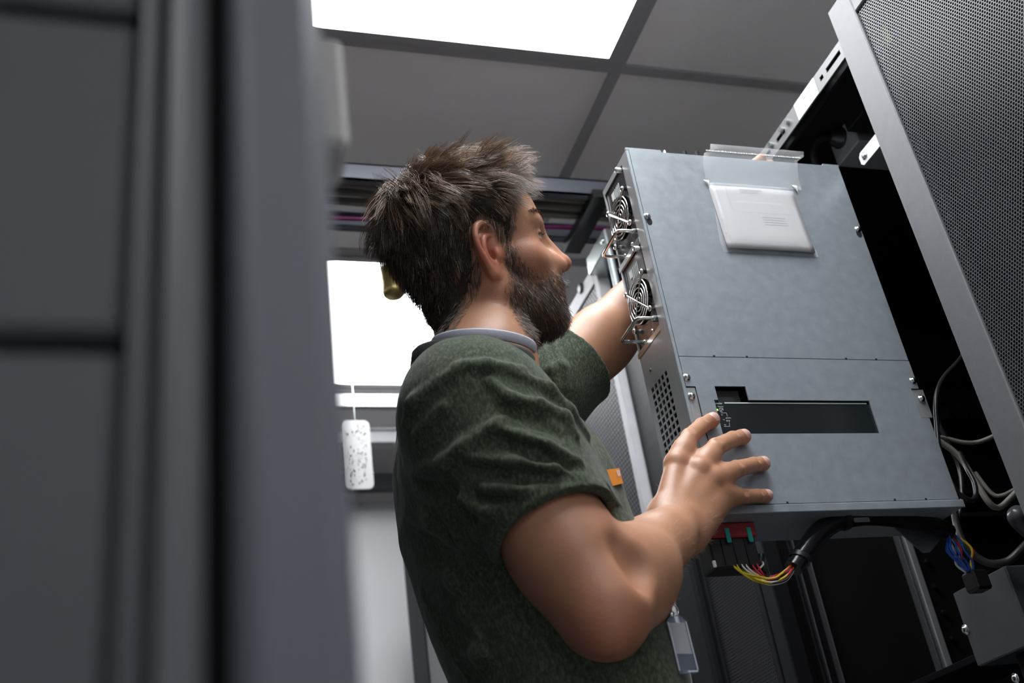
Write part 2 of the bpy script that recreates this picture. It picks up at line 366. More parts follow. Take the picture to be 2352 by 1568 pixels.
# black racks added behind it, hidden from here, to darken the aisle
for k, (y0, y1) in enumerate(((.99, 1.59), (1.61, 2.21), (2.23, 2.83))):
    r = empty('server_rack', (-.45, (y0+y1)/2, 0), ['added black rack hidden directly behind the blurred cabinet', 'added black rack hidden second behind the blurred cabinet', 'added black rack hidden third behind the blurred cabinet'][k], 'server rack', 'added racks hidden behind the blurred cabinet')
    MB().box(-.95, .02, y0, y1, .05, TOPZ, .004).build('body', MT['rackdark'], r)
    MB().box(.022, .045, y0+.01, y1-.01, .07, TOPZ-.01, .003).build('front_door', MT['rackdark'], r)
    for x in (-.85, -.1):
        for y in (y0+.08, y1-.08): MB().cyl((x, y, 0), (x, y, .055), .025, .02).build('foot', MT['black'], r)
# ------------------------------------------------------------------ the row of racks on the right, fronts facing the aisle (-X)
C = CAMZ
def rack_door(r, X, y0, y1, z0, z1, fw, fmat, mmat, pitch, hole, depth, zlo=None, yl=None, ftop=None, th=.028):
    """closed perforated door; y0 nearer to the lens; the sheet is real holes from zlo up and from yl on, a plain backing carries on elsewhere"""
    ft = ftop or fw
    d = MB()
    d.box(X, X+th, y1-fw, y1, z0, z1, .0015); d.box(X, X+th, y0, y0+fw, z0, z1, .0015)
    d.box(X, X+th, y0+fw, y1-fw, z1-ft, z1, .0015); d.box(X, X+th, y0+fw, y1-fw, z0, z0+ft, .0015)
    d = d.build('door_frame', fmat, r)
    za, ya = (zlo if zlo is not None else z0+ft), (yl if yl is not None else y0+fw)
    V, Q = perforated(ya, y1-fw+pitch*.6, za, z1-ft+pitch*.6, pitch, hole, lambda a, b, dd: (np.full_like(a, X+.004)+dd, a, b), depth)
    o = np_mesh('door_mesh', V, Q, mmat, d, org=tuple(ORG[r.name])); o['kind'] = 'stuff'
    if za > z0+ft+.01 or ya > y0+fw+.01:
        q = MB(); q.box(X+.004, X+.006, y0+fw, y1-fw, z0+ft, za); 
        if ya > y0+fw+.01: q.box(X+.004, X+.006, y0+fw, ya, za, z1-ft)
        q.build('door_sheet', mmat, d)
    return d

# the nearest rack, cut by the right edge of the picture
XN = .894
r = empty('server_rack', (1.4, .62, 0), 'nearest rack with grey framed perforated door at the right edge', 'server rack')
MB().box(XN+.036, 1.9, .32, .918, .06, C+1.105).build('body', MT['rackblack'], r)
rack_door(r, XN, .32, 1.031*XN, .08, C+1.253*XN, .049, MT['doorframe'], MT['mesh'], .0045, .0040, .0012, zlo=C+.33, yl=.56)
q = onX(2028, 88, XN+.034); MB().box(XN+.0345, XN+.0362, q[1]-.012, q[1]+.010, q[2]-.016, q[2]+.016, .0005).build('smear_patch', mat('smear_yellow', (.55, .55, .05), .6), r)  # yellow patch standing in for a reflection smear on the mesh
for y in (.38, .86): MB().cyl((1.0, y, 0), (1.0, y, .065), .025, .02).build('foot', MT['black'], r)

# the open rack the unit belongs to
XA, YA0, YA1, ZA = .93, .926, 1.553, C+1.190*.93
OR = empty('server_rack', (1.4, 1.24, 0), 'open black rack without a door behind the grey unit', 'server rack')
ZR = C+1.155*.93
def Rr(px, py): q = onX(px, py, XA); return q[1], q[2]
slots = []
for (px, py, w_, h_) in ((1908, 127, .040, .0085), (1790, 316, .018, .008), (1765, 352, .014, .008)):
    y, z = Rr(px, py); slots.append((y-w_/2, y+w_/2, (ZA+ZR)/2-h_/2, (ZA+ZR)/2+h_/2))
for (px, py) in ((1883, 168), (1795, 290)):
    y, z = Rr(px, py); slots.append((y-.0045, y+.0045, (ZA+ZR)/2-.004, (ZA+ZR)/2+.004))
railm = mat('rack_rail_grey', (.13, .129, .134), .45, .2)
rail = MB(); rail.holed(lambda a, b, d: (XA+d, a, b), YA0, YA1, ZR, ZA, slots, 0, .002); rail.build('top_rail', railm, OR)
MB().box(XA+.002, XA+.03, YA0, YA1, ZA-.003, ZA).box(XA+.014, XA+.02, YA0, YA1, ZR, ZA-.003).build('top_rail_flange', MT['rackdark'], OR)
y, z = Rr(1848, 215)
lab = MB().box(XA-.0008, XA, y-.030, y+.031, ZR+.0005, ZA-.0005).build('paper_label', MT['white'], OR, label='white paper label on the rail')
MB().box(XA-.0011, XA-.0008, y-.018, y+.016, (ZA+ZR)/2+.004, (ZA+ZR)/2+.0052).build('print_line', MT['cableg'], lab)
for px, py in ((1805, 265), (1795, 290), (1772, 330)):
    y, z = Rr(px, py); MB().cyl((XA-.006, y, (ZA+ZR)/2+.004), (XA, y, (ZA+ZR)/2+.004), .0045, n=8).build('cage_nut', MT['zinc'], OR)
MB().box(XA+.004, 1.9, YA0, YA1, ZA-.001, ZA+.0).build('roof_panel', MT['rackdark'], OR)
MB().box(XA+.02, 1.9, YA1-.004, YA1, .08, ZA).build('side_panel', MT['rackblack'], OR)
MB().box(XA+.02, 1.9, YA0, YA0+.004, .08, ZA).build('side_panel', MT['rackblack'], OR)
MB().box(1.896, 1.9, YA0, YA1, .08, ZA).build('back_panel', MT['rackblack'], OR)
MB().box(XA, 1.9, YA0, YA1, .05, .08).build('base', MT['rackdark'], OR)
MB().box(XA, XA+.03, YA1-.035, YA1, .05, ZR, .002).build('corner_post', MT['rackdark'], OR)
MB().box(XA, XA+.03, YA0, YA0+.02, .05, ZR, .002).build('corner_post', MT['rackdark'], OR)
for x in (1.02, 1.8):
    for y in (.99, 1.5): MB().cyl((x, y, 0), (x, y, .052), .025, .02).build('foot', MT['black'], OR)
# uprights on the far side wall
YW = 1.545
for px, py, w_, m_ in ((1822, 1320, .006, 'rackdark'), (1855, 1400, .002, 'railline'), (1884, 1400, .002, 'railline'), (2128, 1400, .013, 'steeldark'), (2108, 1400, .002, 'railline')):
    if m_ == 'railline' and m_ not in MT: MT[m_] = mat('rail_edge', (.10, .10, .11), .4, .4)
    x = onY(px, py, YW)[0]
    MB().box(x-w_/2, x+w_/2, YW-.012, YW+.003, .08, C+.62, .001).build('upright', MT[m_], OR)
x = onY(2170, 1480, YW)[0]
for k in range(14): MB().cyl((x+.02, YW-.004, C+.10+k*.045), (x+.02, YW+.002, C+.10+k*.045), .004, n=10).build('rivet', MT['zinc'], OR)
# horizontal bearer rails on the far wall, with screws
for (pa, pb, h_) in (((1985, 555), (2140, 590), .012), ((1990, 625), (2150, 640), .006), ((2215, 1125), (2352, 1130), .010), ((2215, 1180), (2352, 1190), .008)):
    a, b = onY(*pa, YW-.03), onY(*pb, YW-.03)
    MB().box(a[0]-.05, 1.85, YW-.036, YW-.002, a[2]-h_, a[2], .001).build('bearer_rail', MT['rackdark'], OR)
for px, py in ((2018, 553), (2048, 556), (2068, 585), (2090, 583), (2108, 587)):
    a = onY(px, py, YW-.036); screw(OR, a, (0, -1, 0), .004)
# punched plate with holes
a, b = onY(2118, 897, 1.50), onY(2262, 960, 1.50)
hl = []
for px, py in ((2165, 925), (2194, 926), (2188, 948), (2226, 948), (2140, 926)):
    q = onY(px, py, 1.50); hl.append((q[0]-.006, q[0]+.006, q[2]-.004, q[2]+.004))
hp = MB(); hp.holed(lambda u, v, d: (u, 1.50+d, v), a[0]-.02, b[0]+.2, b[2], a[2], hl, 0, .003); hp.build('punched_plate', mat('plate_black', (.03, .033, .036), .45, .3), OR)
MB().box(a[0]-.02, b[0]+.2, 1.503, 1.543, b[2], b[2]+.003).build('plate_flange', MT['rackblack'], OR)

# steel junction box with a cable gland in the top of the rack
P4 = [onX(*p, 1.04) for p in ((1894, 317), (1944, 252), (1972, 322), (1928, 379))]
y0, y1 = (P4[1][1]+P4[2][1])/2, (P4[0][1]+P4[3][1])/2; z0, z1 = (P4[2][2]+P4[3][2])/2, (P4[0][2]+P4[1][2])/2
jb = empty('junction_box', (1.09, (y0+y1)/2, z0), 'small steel junction box with a black cable gland inside the rack top', 'junction box')
boxm = mat('box_steel_dark', (.42, .44, .45), .4, .25, noise=.1, nscale=30)
MB().box(1.04, 1.15, y0, y1, z0, z1, .002).build('box', boxm, jb)
gy, gz = y0+.55*(y1-y0), z0+.55*(z1-z0)
MB().lathe((1.04, gy, gz), (-1, 0, 0), [(0, .018), (.004, .018), (.004, .015), (.014, .015), (.016, .010), (.020, .009), (.02, 0)], 16).build('cable_gland', MT['black'], jb)
MB().tube([(1.022, gy, gz), (1.0, gy+.004, gz-.004), (.988, gy+.014, gz-.03), (.99, gy+.012, gz-.07), (1.0, gy, gz-.12)], .006, 8, 5).build('cable', MT['cableb'], jb)
MB().box(1.02, 1.06, y0-.055, y0-.004, z0+.012, z1+.004, .002).build('side_module', MT['rackdark'], jb)
MB().box(1.0195, 1.0205, y0-.05, y0-.008, z1-.006, z1, .0).build('red_stripe', mat('dark_red', (.12, .01, .012), .5), jb)
# pale bracket tab
tb = [onX(*p, .945) for p in ((1972, 356), (2006, 312), (2017, 340), (1981, 384))]
r = empty('bracket_tab', tb[2], 'pale metal bracket tab with one screw beside the grey door frame', 'bracket')
cy, cz = sum(p[1] for p in tb)/4, sum(p[2] for p in tb)/4
yy = [min(p[1] for p in tb), max(p[1] for p in tb)]; zz = [(tb[2][2]+tb[3][2])/2, (tb[0][2]+tb[1][2])/2]
cc = .005
MB().prism([(yy[0]-.03, zz[0]), (yy[1]-cc, zz[0]), (yy[1], zz[0]+cc), (yy[1], zz[1]-cc), (yy[1]-cc, zz[1]), (yy[0]-.03, zz[1])], lambda a, b, d: (.945+d, a, b), 0, .002).build('tab', mat('tab_grey', (.55, .56, .56), .4, .3), r)
screw(r, (.945, yy[1]-.012, (zz[0]+zz[1])/2+.0), (-1, 0, 0), .004)

# steel enclosure at the lower right
xb = 1.03
q = [onX(*p, xb) for p in ((2190, 1360), (2308, 1300), (2245, 1530), (2352, 1488))]
y0, y1 = (q[1][1]), (q[0][1]+q[2][1])/2; z0, z1 = (q[2][2]+q[3][2])/2, (q[0][2]+q[1][2])/2
r = empty('steel_enclosure', (xb+.1, (y0+y1)/2, z0), 'dark steel box with one screw low in the rack at the lower right', 'enclosure')
em = mat('enclosure_steel', (.15, .165, .175), .38, .5, noise=.12, nscale=12)
MB().box(xb, xb+.22, y0, y1, z0, z1, .0015).build('box', em, r)
MB().box(xb-.0012, xb, y0+.001, y1-.001, z0+.001, z1-.001, .0005).build('cover', em, r)
a = onX(2217, 1446, xb-.0012); screw(r, a, (-1, 0, 0), .005)
MB().box(xb+.01, xb+.05, y0-.03, y1-.06, z0-.06, z0-.002, .002).build('lower_bracket', MT['rackdark'], r)
MB().box(xb+.05, xb+.2, y1-.012, YA1-.004, z0+.02, z0+.03, .001).build('support_arm', MT['rackdark'], r)
a = onX(2332, 1558, xb+.01); screw(r, a, (-1, 0, 0), .005)

# narrow cooling unit with a black mesh front between the racks
r = empty('cooling_unit', (1.4, 1.69, 0), 'narrow black cooling unit with mesh front between the two racks', 'cooling unit')
YC0, YC1, ZC = 1.558, 1.815, C+1.10
MB().box(XA+.03, 1.9, YC0+.002, YC1, .06, ZC).build('body', MT['rackblack'], r)
rack_door(r, XA, YC0, YC1-.062, .1, ZC-.005, .016, MT['rackdark'], MT['meshblack'], .0062, .0044, 0, zlo=C+.05)
MB().box(XA-.014, XA+.03, YC1-.060, YC1+.034, .05, ZC, .006).build('corner_post', MT['rackdark'], r)
for y in (1.6, 1.77): MB().cyl((1.0, y, 0), (1.0, y, .065), .025, .02).build('foot', MT['black'], r)

# taller rack with a pale framed mesh door beyond
XB = .90
r = empty('server_rack', (1.4, 2.13, 0), 'tall rack with pale framed mesh door beyond the man', 'server rack')
ZB = C+1.473*XB
MB().box(XB+.03, 1.9, 1.857, 2.43, .06, ZB-.01).build('body', MT['rackblack'], r)
pale = mat('door_frame_pale', (.46, .46, .48), .6, spec=.25, noise=.06, nscale=25)
d = rack_door(r, XB, 1.853, 2.43, .08, ZB, .022, pale, mat('mesh_pale', (.10, .102, .108), .5, .2, spec=.3), .0112, .0088, .0012, zlo=C+.25, ftop=.040)
a = onX(1335, 662, XB)
MB().lathe((XB+.001, a[1], a[2]), (-1, 0, 0), [(0, .013), (.004, .013), (.006, .011), (.006, 0)], 18).build('lock', MT['black'], d)
for y in (1.9, 2.36): MB().cyl((1.0, y, 0), (1.0, y, .065), .025, .02).build('foot', MT['black'], r)
# steel hinge bracket on its near corner
a = onX(1405, 545, XB+.004)
r = empty('hinge_bracket', a, 'small steel hinge bracket on the corner of the tall rack', 'bracket')
MB().box(XB-.02, XB+.035, a[1]-.02, a[1]+.100, a[2]-.035, a[2]+.01, .003).build('bracket', MT['zinc'], r)
MB().cyl((XB-.012, a[1]-.006, a[2]-.14), (XB-.012, a[1]-.006, a[2]-.03), .007, n=12).build('hinge_tube', MT['steel'], r)
screw(r, (XB-.02, a[1], a[2]-.012), (-1, 0, 0), .005)

# rack at the far end of the row
XE = .685
r = empty('server_rack', (1.2, 2.84, 0), 'far rack with black edge and pale mesh door, low behind the man\'s back', 'server rack')
MB().box(XE+.03, 1.8, 2.46, 3.10, .06, C+1.10).build('body', MT['rackblack'], r)
rack_door(r, XE, 2.36, 3.12, .08, C+1.10, .19, MT['rackblack'], MT['meshlight'], .0075, .0045, 0, zlo=C+.35)
for y in (2.63, 3.03): MB().cyl((.8, y, 0), (.8, y, .065), .025, .02).build('foot', MT['black'], r)
# white cabinet against the end wall
r = empty('white_cabinet', (.35, 3.55, 0), 'white cabinet blurred at the end of the aisle', 'cabinet')
wm = mat('cabinet_white', (.55, .55, .57), .35)
MB().box(-.3, .95, 3.40, 3.70, 0, C+1.38).build('body', wm, r)
MB().box(-.29, .31, 3.385, 3.40, .05, C+1.37, .003).build('door', wm, r); MB().box(.33, .94, 3.385, 3.40, .05, C+1.37, .003).build('door', wm, r)
# ------------------------------------------------------------------ the grey power unit the man holds
DX0, DX1, DY0, DY1, DZ0, DZ1 = .5866, .9235, 1.042, 1.133, C+.405, C+.9365
DV = empty('power_unit', ((DX0+DX1)/2, (DY0+DY1)/2, DZ0), 'grey metal power unit with two fans held between the man\'s hands', 'power unit')
# casing: left side plate with openings, back, right, top, bottom
M1 = (1.0605, 1.1295, C+.8055, C+.9275)     # opening of the upper fan module (Y0, Y1, Z0, Z1)
M2 = (1.0605, 1.1295, C+.6690, C+.7955)
holes = [M1, M2]
for i in range(5):
    for j in range(12):
        y = 1.0700+i*.0108; z = C+.4955+j*.0097
        holes.append((y, y+.0076, z, z+.0066))
sp = MB(); sp.holed(lambda a, b, d: (DX0+d, a, b), DY0, DY1, DZ0, DZ1, holes, 0, .0015); sp.build('fan_side', MT['steeldark'], DV)
MB().box(DX0+.0015, DX1, DY1-.0015, DY1, DZ0, DZ1).build('back_plate', MT['steel'], DV)
MB().box(DX1-.0015, DX1, DY0, DY1-.0015, DZ0, DZ1).build('right_side', MT['steel'], DV)
tp = MB()
tp.box(DX0+.0015, DX1-.0015, DY0, DY1-.0015, DZ1-.0015, DZ1)
tp.build('top_plate', MT['steel'], DV)
MB().box(DX0+.0015, DX1-.0015, DY0-.004, DY1-.0015, DZ0, DZ0+.0015).box(DX0, DX1+.002, DY0-.0065, DY0-.004, DZ0-.001, DZ0+.009, .0008).build('bottom_plate', MT['steel'], DV)
MB().box(DX0+.02, DX1-.01, DY0+.02, DY1-.01, DZ0+.01, DZ1-.01).build('core', MT['hole'], DV)
MB().box(DX0, DX0+.0045, DY0-.002, DY0, DZ0+.009, DZ1, .0008).build('edge_strip', MT['steel'], DV)
# upper cover
FS = C+.6108
def fplane(d): return lambda a, b, e: (a, DY0-.002+e, b)
up = MB(); up.box(DX0+.0048, DX1-.0005, DY0-.002, DY0, FS+.0004, DZ1+.0004, .0004); up = up.build('upper_cover', MT['steel'], DV)
# lifted tongues along the top
MB().box(.5868, .640, DY0-.002, DY0+.001, DZ1, DZ1+.004).build('top_tongue', MT['steel'], up); MB().box(.897, .9235, DY0-.002, DY0+.001, DZ1, DZ1+.003).build('top_tongue', MT['steel'], up)
for px in (1527, 1572, 1600):
    q = onY(px, 352, 1.09); MB().cyl((q[0], 1.09, DZ1), (q[0], 1.09, q[2]+.003), .0035, n=10).build('top_stud', MT['zinc'] if px == 1527 else MT['rackdark'], DV)
for x in (.6394, .6848, .8281, .8734):
    MB().box(x-.0014, x+.0014, DY0-.0024, DY0-.0018, FS+.0002, FS+.0024).build('seam_notch', MT['hole'], up)
# lower cover with display window
WX0, WX1, WZ0, WZ1 = .6242, .8418, C+.5058, C+.5513
T = (.6294, .6712, WZ1, C+.5700)
LX0, LX1, LZ0, LZ1 = DX0+.0048, DX1-.0005, C+.4163, FS-.0004
BKZ0, BKZ1 = C+.437, C+.5695
lw = MB()
lw.holed(lambda a, b, d: (a, DY0-.002+d, b), LX0, LX1, LZ0, LZ1,
         [(WX0, WX1, WZ0, WZ1), T, (LX0, LX0+.0125, BKZ0, BKZ1), (LX1-.012, LX1, BKZ0+.09, BKZ1)], 0, .002)
lw = lw.build('lower_cover', MT['steel'], DV)
for x, z in ((.6848, C+.4163), (.8313, C+.4163), (.8756, C+.4163)):
    MB().box(x-.0012, x+.0012, DY0-.0024, DY0-.0018, z-.0002, z+.0022).build('bottom_notch', MT['hole'], lw)
# recessed mounting ears
e1 = MB().box(LX0-.003, LX0+.0118, DY0-.0008, DY0+.001, BKZ0+.001, BKZ1-.001, .0005).build('mounting_ear', MT['steeldark'], DV)
e2 = MB().box(LX1-.0112, LX1+.007, DY0-.0008, DY0+.001, BKZ0+.091, BKZ1-.001, .0005).build('mounting_ear', MT['steeldark'], DV)
for p, a in (((.5944, C+.8235), up), ((.9175, C+.8235), up), ((.5948, C+.5817), lw), ((.9180, C+.5810), lw), ((.5951, C+.5562), e1), ((.9215, C+.5548), e2)):
    screw(a, (p[0], DY0-.002, p[1]), (0, -1, 0), .0034, h=.0036)
for x in (.5958, .9165):
    MB().prism([(x-.0042+.0042*math.cos(t)+.0042, C+.8155+.0065*math.sin(t)) for t in np.linspace(0, 2*math.pi, 14)[:-1]], lambda a, b, d: (a, DY0-.0021-d, b), 0, .0002).build('keyhole', MT['hole'], up)
MB().lathe((DX0-.0002, 1.111, C+.631), (-1, 0, 0), [(0, .0025), (.0006, .002), (.0006, 0)], 10).build('rivet', MT['zinc'], DV)
# display
disp = MB().box(WX0-.004, WX1+.004, DY0+.0006, DY0+.0025, WZ0-.004, WZ1-.0045).build('display_panel', mat('display_glass', (.010, .014, .016), .28, spec=.6, coat=.3), DV)
MB().box(WX0-.002, WX0+.040, DY0+.006, DY0+.008, WZ1-.003, C+.568).build('card_slot', MT['black'], DV)
MB().box(WX0+.008, WX0+.030, DY0+.0035, DY0+.006, WZ1-.0035, WZ1+.0062).build('card_flap', mat('flap_dark', (.02, .021, .023), .4), DV)
prm = mat('display_print', (.55, .60, .58), .5)
def strokes(segs, w_, name, m_, parent, y=DY0+.0005):
    q = MB()
    for (xa, za), (xb_, zb) in segs:
        d = Vector((xb_-xa, 0, zb-za)); n = Vector((-d.z, 0, d.x)).normalized()*w_/2
        q.add([(xa-n.x, y, za-n.z), (xb_-n.x, y, zb-n.z), (xb_+n.x, y, zb+n.z), (xa+n.x, y, za+n.z),
               (xa-n.x, y-.0002, za-n.z), (xb_-n.x, y-.0002, zb-n.z), (xb_+n.x, y-.0002, zb+n.z), (xa+n.x, y-.0002, za+n.z)],
              [(0, 1, 2, 3), (4, 5, 6, 7), (0, 1, 5, 4), (1, 2, 6, 5), (2, 3, 7, 6), (3, 0, 4, 7)])
    return q.build(name, m_, parent)
def Dp(px, py): q = onY(px, py, DY0+.0005); return q[0], q[2]
la, lb = Dp(1664, 925), Dp(1990, 926)
strokes([((la[0], la[1]), (lb[0], la[1]))], .0016, 'white_line', prm, disp)
def printed(txt, px, py, h, m_, parent, name='lettering', y=DY0+.0004, sx=1.0):
    cu = bpy.data.curves.new('t', 'FONT'); cu.body = txt; cu.size = h; cu.extrude = .0001
    to = bpy.data.objects.new('t', cu); COL.objects.link(to)
    bpy.context.view_layer.update()
    me = bpy.data.meshes.new_from_object(to.evaluated_get(bpy.context.evaluated_depsgraph_get()))
    bpy.data.objects.remove(to)
    x, z = px, py; o_ = ORG[parent.name]
    for v in me.vertices:
        a, b, c_ = v.co; v.co = ((x+a*sx-o_.x)*UNIT, (y-c_-o_.y)*UNIT, (z+b-o_.z)*UNIT)
    me.materials.clear()
    return link_mesh(me, name, m_, parent)
q = Dp(1643, 929); printed('hneider', q[0]-.0008, q[1]+.0006, .0037, prm, disp, sx=.95)
q = Dp(1648, 933); printed('Electric', q[0]+.0002, q[1]-.0010, .0026, prm, disp, sx=.95)
q = Dp(1647, 941); MB().box(q[0]-.0014, q[0]+.0014, DY0+.0001, DY0+.0005, q[1]-.0012, q[1]+.0012).build('status_light', mat('led_green', (.3, .7, .1), .4, emit=(.45, .85, .12), estr=.9), disp)
q = Dp(1657, 941); s = .0022
strokes([((q[0]-s, q[1]-s), (q[0]+s*.4, q[1]-s)), ((q[0]+s, q[1]-s*.2), (q[0]+s, q[1]+s)), ((q[0]+s, q[1]+s), (q[0]-s, q[1]+s)), ((q[0]-s, q[1]+s), (q[0]-s, q[1]-s)), ((q[0]-s*.4, q[1]), (q[0], q[1]-s*.4)), ((q[0], q[1]-s*.4), (q[0]+s*.6, q[1]+s*.4))], .0006, 'tick_icon', prm, disp)
def poly_px(pts): return [(Dp(*pts[i]), Dp(*pts[i+1])) for i in range(len(pts)-1)]
strokes(poly_px([(1656, 948), (1668, 948), (1671, 956)])+poly_px([(1675, 970), (1676, 979), (1663, 979)]), .0004, 'bracket_lines', prm, disp)
for txt, px, py in (('F1', 1657, 954), ('F2', 1661, 965), ('F3', 1664, 977)):
    q = Dp(px, py); printed(txt, q[0], q[1], .0024, prm, disp)
q = Dp(1667, 961); printed('(RESET)', q[0], q[1], .0022, prm, disp)
q = Dp(1668, 966)
strokes([((q[0], q[1]), (q[0]+.0016, q[1]+.001)), ((q[0]+.0016, q[1]+.001), (q[0]+.0016, q[1]-.001)), ((q[0]+.0016, q[1]-.001), (q[0], q[1])), ((q[0]+.0028, q[1]-.0008), (q[0]+.0044, q[1]+.0008)), ((q[0]+.0044, q[1]+.0008), (q[0]+.0044, q[1]-.001)), ((q[0]+.0044, q[1]-.001), (q[0]+.0028, q[1]+.0008))], .0005, 'arrow_icon', prm, disp)

# fan modules (two alike)
modm = mat('module_steel', (.22, .215, .22), .26, .95, noise=.1, nscale=90, rnoise=.06)
for k, (mo, fy, fz, lab_) in enumerate(((M1, 1.0955, C+.8610, 'upper fan module'), (M2, 1.0955, C+.7250, 'lower fan module'))):
    y0, y1, z0, z1 = mo; cx = DX0+.0025
    fr = .0310
    # face plate with a round opening (built as a ring between the circle and the rectangle)
    pl = MB(); n = 40; ring = []; out = []
    for t in range(n):
        a = 2*math.pi*t/n; c_, s_ = math.cos(a), math.sin(a)
        ring.append((cx, fy+fr*c_, fz+fr*s_))
        ty = ((y1-.001-fy) if c_ > 0 else (y0+.001-fy))/c_ if abs(c_) > 1e-6 else 1e9
        tz = ((z1-.001-fz) if s_ > 0 else (z0+.001-fz))/s_ if abs(s_) > 1e-6 else 1e9
        L_ = min(ty, tz); out.append((cx, fy+L_*c_, fz+L_*s_))
    pl.add(ring+out, [(t, (t+1) % n, n+(t+1) % n, n+t) for t in range(n)])
    for yy_, zz_ in ((y1-.001, z1-.001), (y0+.001, z1-.001), (y0+.001, z0+.001), (y1-.001, z0+.001)):
        a = math.atan2(zz_-fz, yy_-fy) % (2*math.pi); t = int(a/(2*math.pi)*n)
        pl.add([out[t], (cx, yy_, zz_), out[(t+1) % n]], [(0, 1, 2)])
    pl.add(ring+[(p[0]+.012, p[1], p[2]) for p in ring], [(t, (t+1) % n, n+(t+1) % n, n+t) for t in range(n)], True)
    fm = pl.build('fan_module', modm, DV, label=lab_)
    # rotor behind the guard
    ro = MB(); ro.lathe((cx+.006, fy, fz), (1, 0, 0), [(0, 0), (0, .0095), (.012, .0095)], 20)
    for b_ in range(7):
        a = 2*math.pi*b_/7
        p = [(cx+.005+.008*j, fy+rr_*math.cos(a+da+j*.35), fz+rr_*math.sin(a+da+j*.35)) for j in (0, 1) for rr_, da in ((.009, 0), (.0295, .25))]
        ro.add(p, [(0, 1, 3, 2)])
    ro.build('fan_rotor', MT['black'], fm)
    # wire guard
    gx = DX0-.0035; gd = MB()
    for rr_ in (.0065, .0125, .0185, .0245, .0303):
        gd.tube([(gx, fy+rr_*math.cos(a), fz+rr_*math.sin(a)) for a in np.linspace(0, 2*math.pi, 33)[:-1]], .00095, 6, closed=True)
    ends = []
    for a in (math.radians(45+0), math.radians(135), math.radians(225), math.radians(315)):
        e = (gx-.001, fy+.0400*math.cos(a), fz+.0400*math.sin(a)); ends.append(e)
    for a, b_ in ((0, 2), (1, 3)): gd.tube([ends[a], ends[b_]], .0013, 6)
    for e in ends: gd.tube([(e[0], e[1]+.0032*math.cos(t), e[2]+.0032*math.sin(t)) for t in np.linspace(0, 2*math.pi, 13)[:-1]], .0011, 6, closed=True)
    gd.build('finger_guard', MT['chrome'], fm)
    for e in ends: MB().lathe((cx, e[1], e[2]), (-1, 0, 0), [(0, .0026), (.005, .0026), (.0052, .0042), (.0078, .004), (.009, .002), (.0091, 0)], 12).build('guard_screw', MT['chrome'], fm)
    # handle
    hz = z0+.0125; hy0, hy1 = y0+.006, y1-.004
    MB().tube([(cx, hy0, hz), (cx-.004, hy0, hz), (cx-.022, hy0, hz), (cx-.0265, hy0+.0016, hz), (cx-.028, hy0+.006, hz), (cx-.028, hy1-.006, hz), (cx-.0265, hy1-.0016, hz), (cx-.022, hy1, hz), (cx, hy1, hz)], .0024, 10).build('handle', MT['chrome'], fm)
    MB().cyl((cx, hy0, hz), (cx-.007, hy0, hz), .0042, n=6).build('handle_nut', MT['zinc'], fm)
    MB().lathe((cx, y0+.006, z1-.006), (-1, 0, 0), [(0, .0038), (.010, .0038), (.011, .003), (.011, 0)], 12).build('thumb_screw', MT['zinc'], fm)
    MB().box(cx-.0006, cx, y0+.0035, y0+.006, z1-.045, z1-.012).build('latch_slot', MT['hole'], fm)
    tx = MB()
    for j in range(5): tx.box(cx-.0005, cx, y0+.026+j*.0045-.001, y0+.026+j*.0045+.0008, z1-.030, z1-.012)
    tx.build('printed_bars', prm, fm)
    MB().box(cx-.0006, cx, y0+.046, y0+.053, z1-.024, z1-.012).build('paper_label', MT['white'], fm)
    for yy_, zz_ in ((hy1-.012, z0+.006), (hy0+.02, z0+.006)):
        MB().lathe((cx, yy_, zz_), (-1, 0, 0), [(0, .0028), (.0015, .0024), (.002, 0)], 10).build('screw', MT['zinc'], fm)
    MB().box(DX0-.0006, DX0, y0, y1+.006, z0-.0085, z0-.0015).build('trim_bar', MT['zinc'], fm)

# document pouch taped on the cover
pc = empty('document_pouch', (.765, DY0-.003, C+.773), 'clear plastic pouch with folded papers stuck on the grey unit', 'document pouch')
paper = mat('paper', (.42, .405, .41), .75, bump=.1, bscale=120)
film = mat('clear_film', (.92, .95, .97), .08, trans=0.0, alpha=.14, spec=.6, coat=.3)
PX0, PX1, PZ0, PZ1 = .6985, .8310, C+.7752, C+.8835
def bulge(x, z, d=.0):
    u = (x-PX0)/(PX1-PX0); v = (z-PZ0)/(PZ1-PZ0); u = min(max(u, 0), 1); v = min(max(v, 0), 1)
    return DY0-.0024-.0012*(4*u*(1-u))**.5-.0050*(1-v)-d
def sheet(x0, x1, z0, z1, nx, nz, fn, th):
    V = []; Q = []
    for s_ in (0, 1):
        for j in range(nz+1):
            for i in range(nx+1):
                x = x0+(x1-x0)*i/nx; z = z0+(z1-z0)*j/nz; V.append((x, fn(x, z)+s_*th, z))
    m_ = (nx+1)*(nz+1)
    for j in range(nz):
        for i in range(nx):
            a = j*(nx+1)+i; q = (a, a+1, a+nx+2, a+nx+1); Q += [q, tuple(m_+t for t in q[::-1])]
    for j in range(nz):
        for a in (j*(nx+1), j*(nx+1)+nx): Q.append((a, a+nx+1, m_+a+nx+1, m_+a))
    for i in range(nx):
        for a in (i, nz*(nx+1)+i): Q.append((a, a+1, m_+a+1, m_+a))
    return MB().add(V, Q, True)
pap = sheet(PX0, PX1, PZ0, PZ1, 14, 10, lambda x, z: bulge(x, z), .0018).build('folded_papers', paper, pc)
ink = mat('paper_ink', (.20, .19, .23), .8)
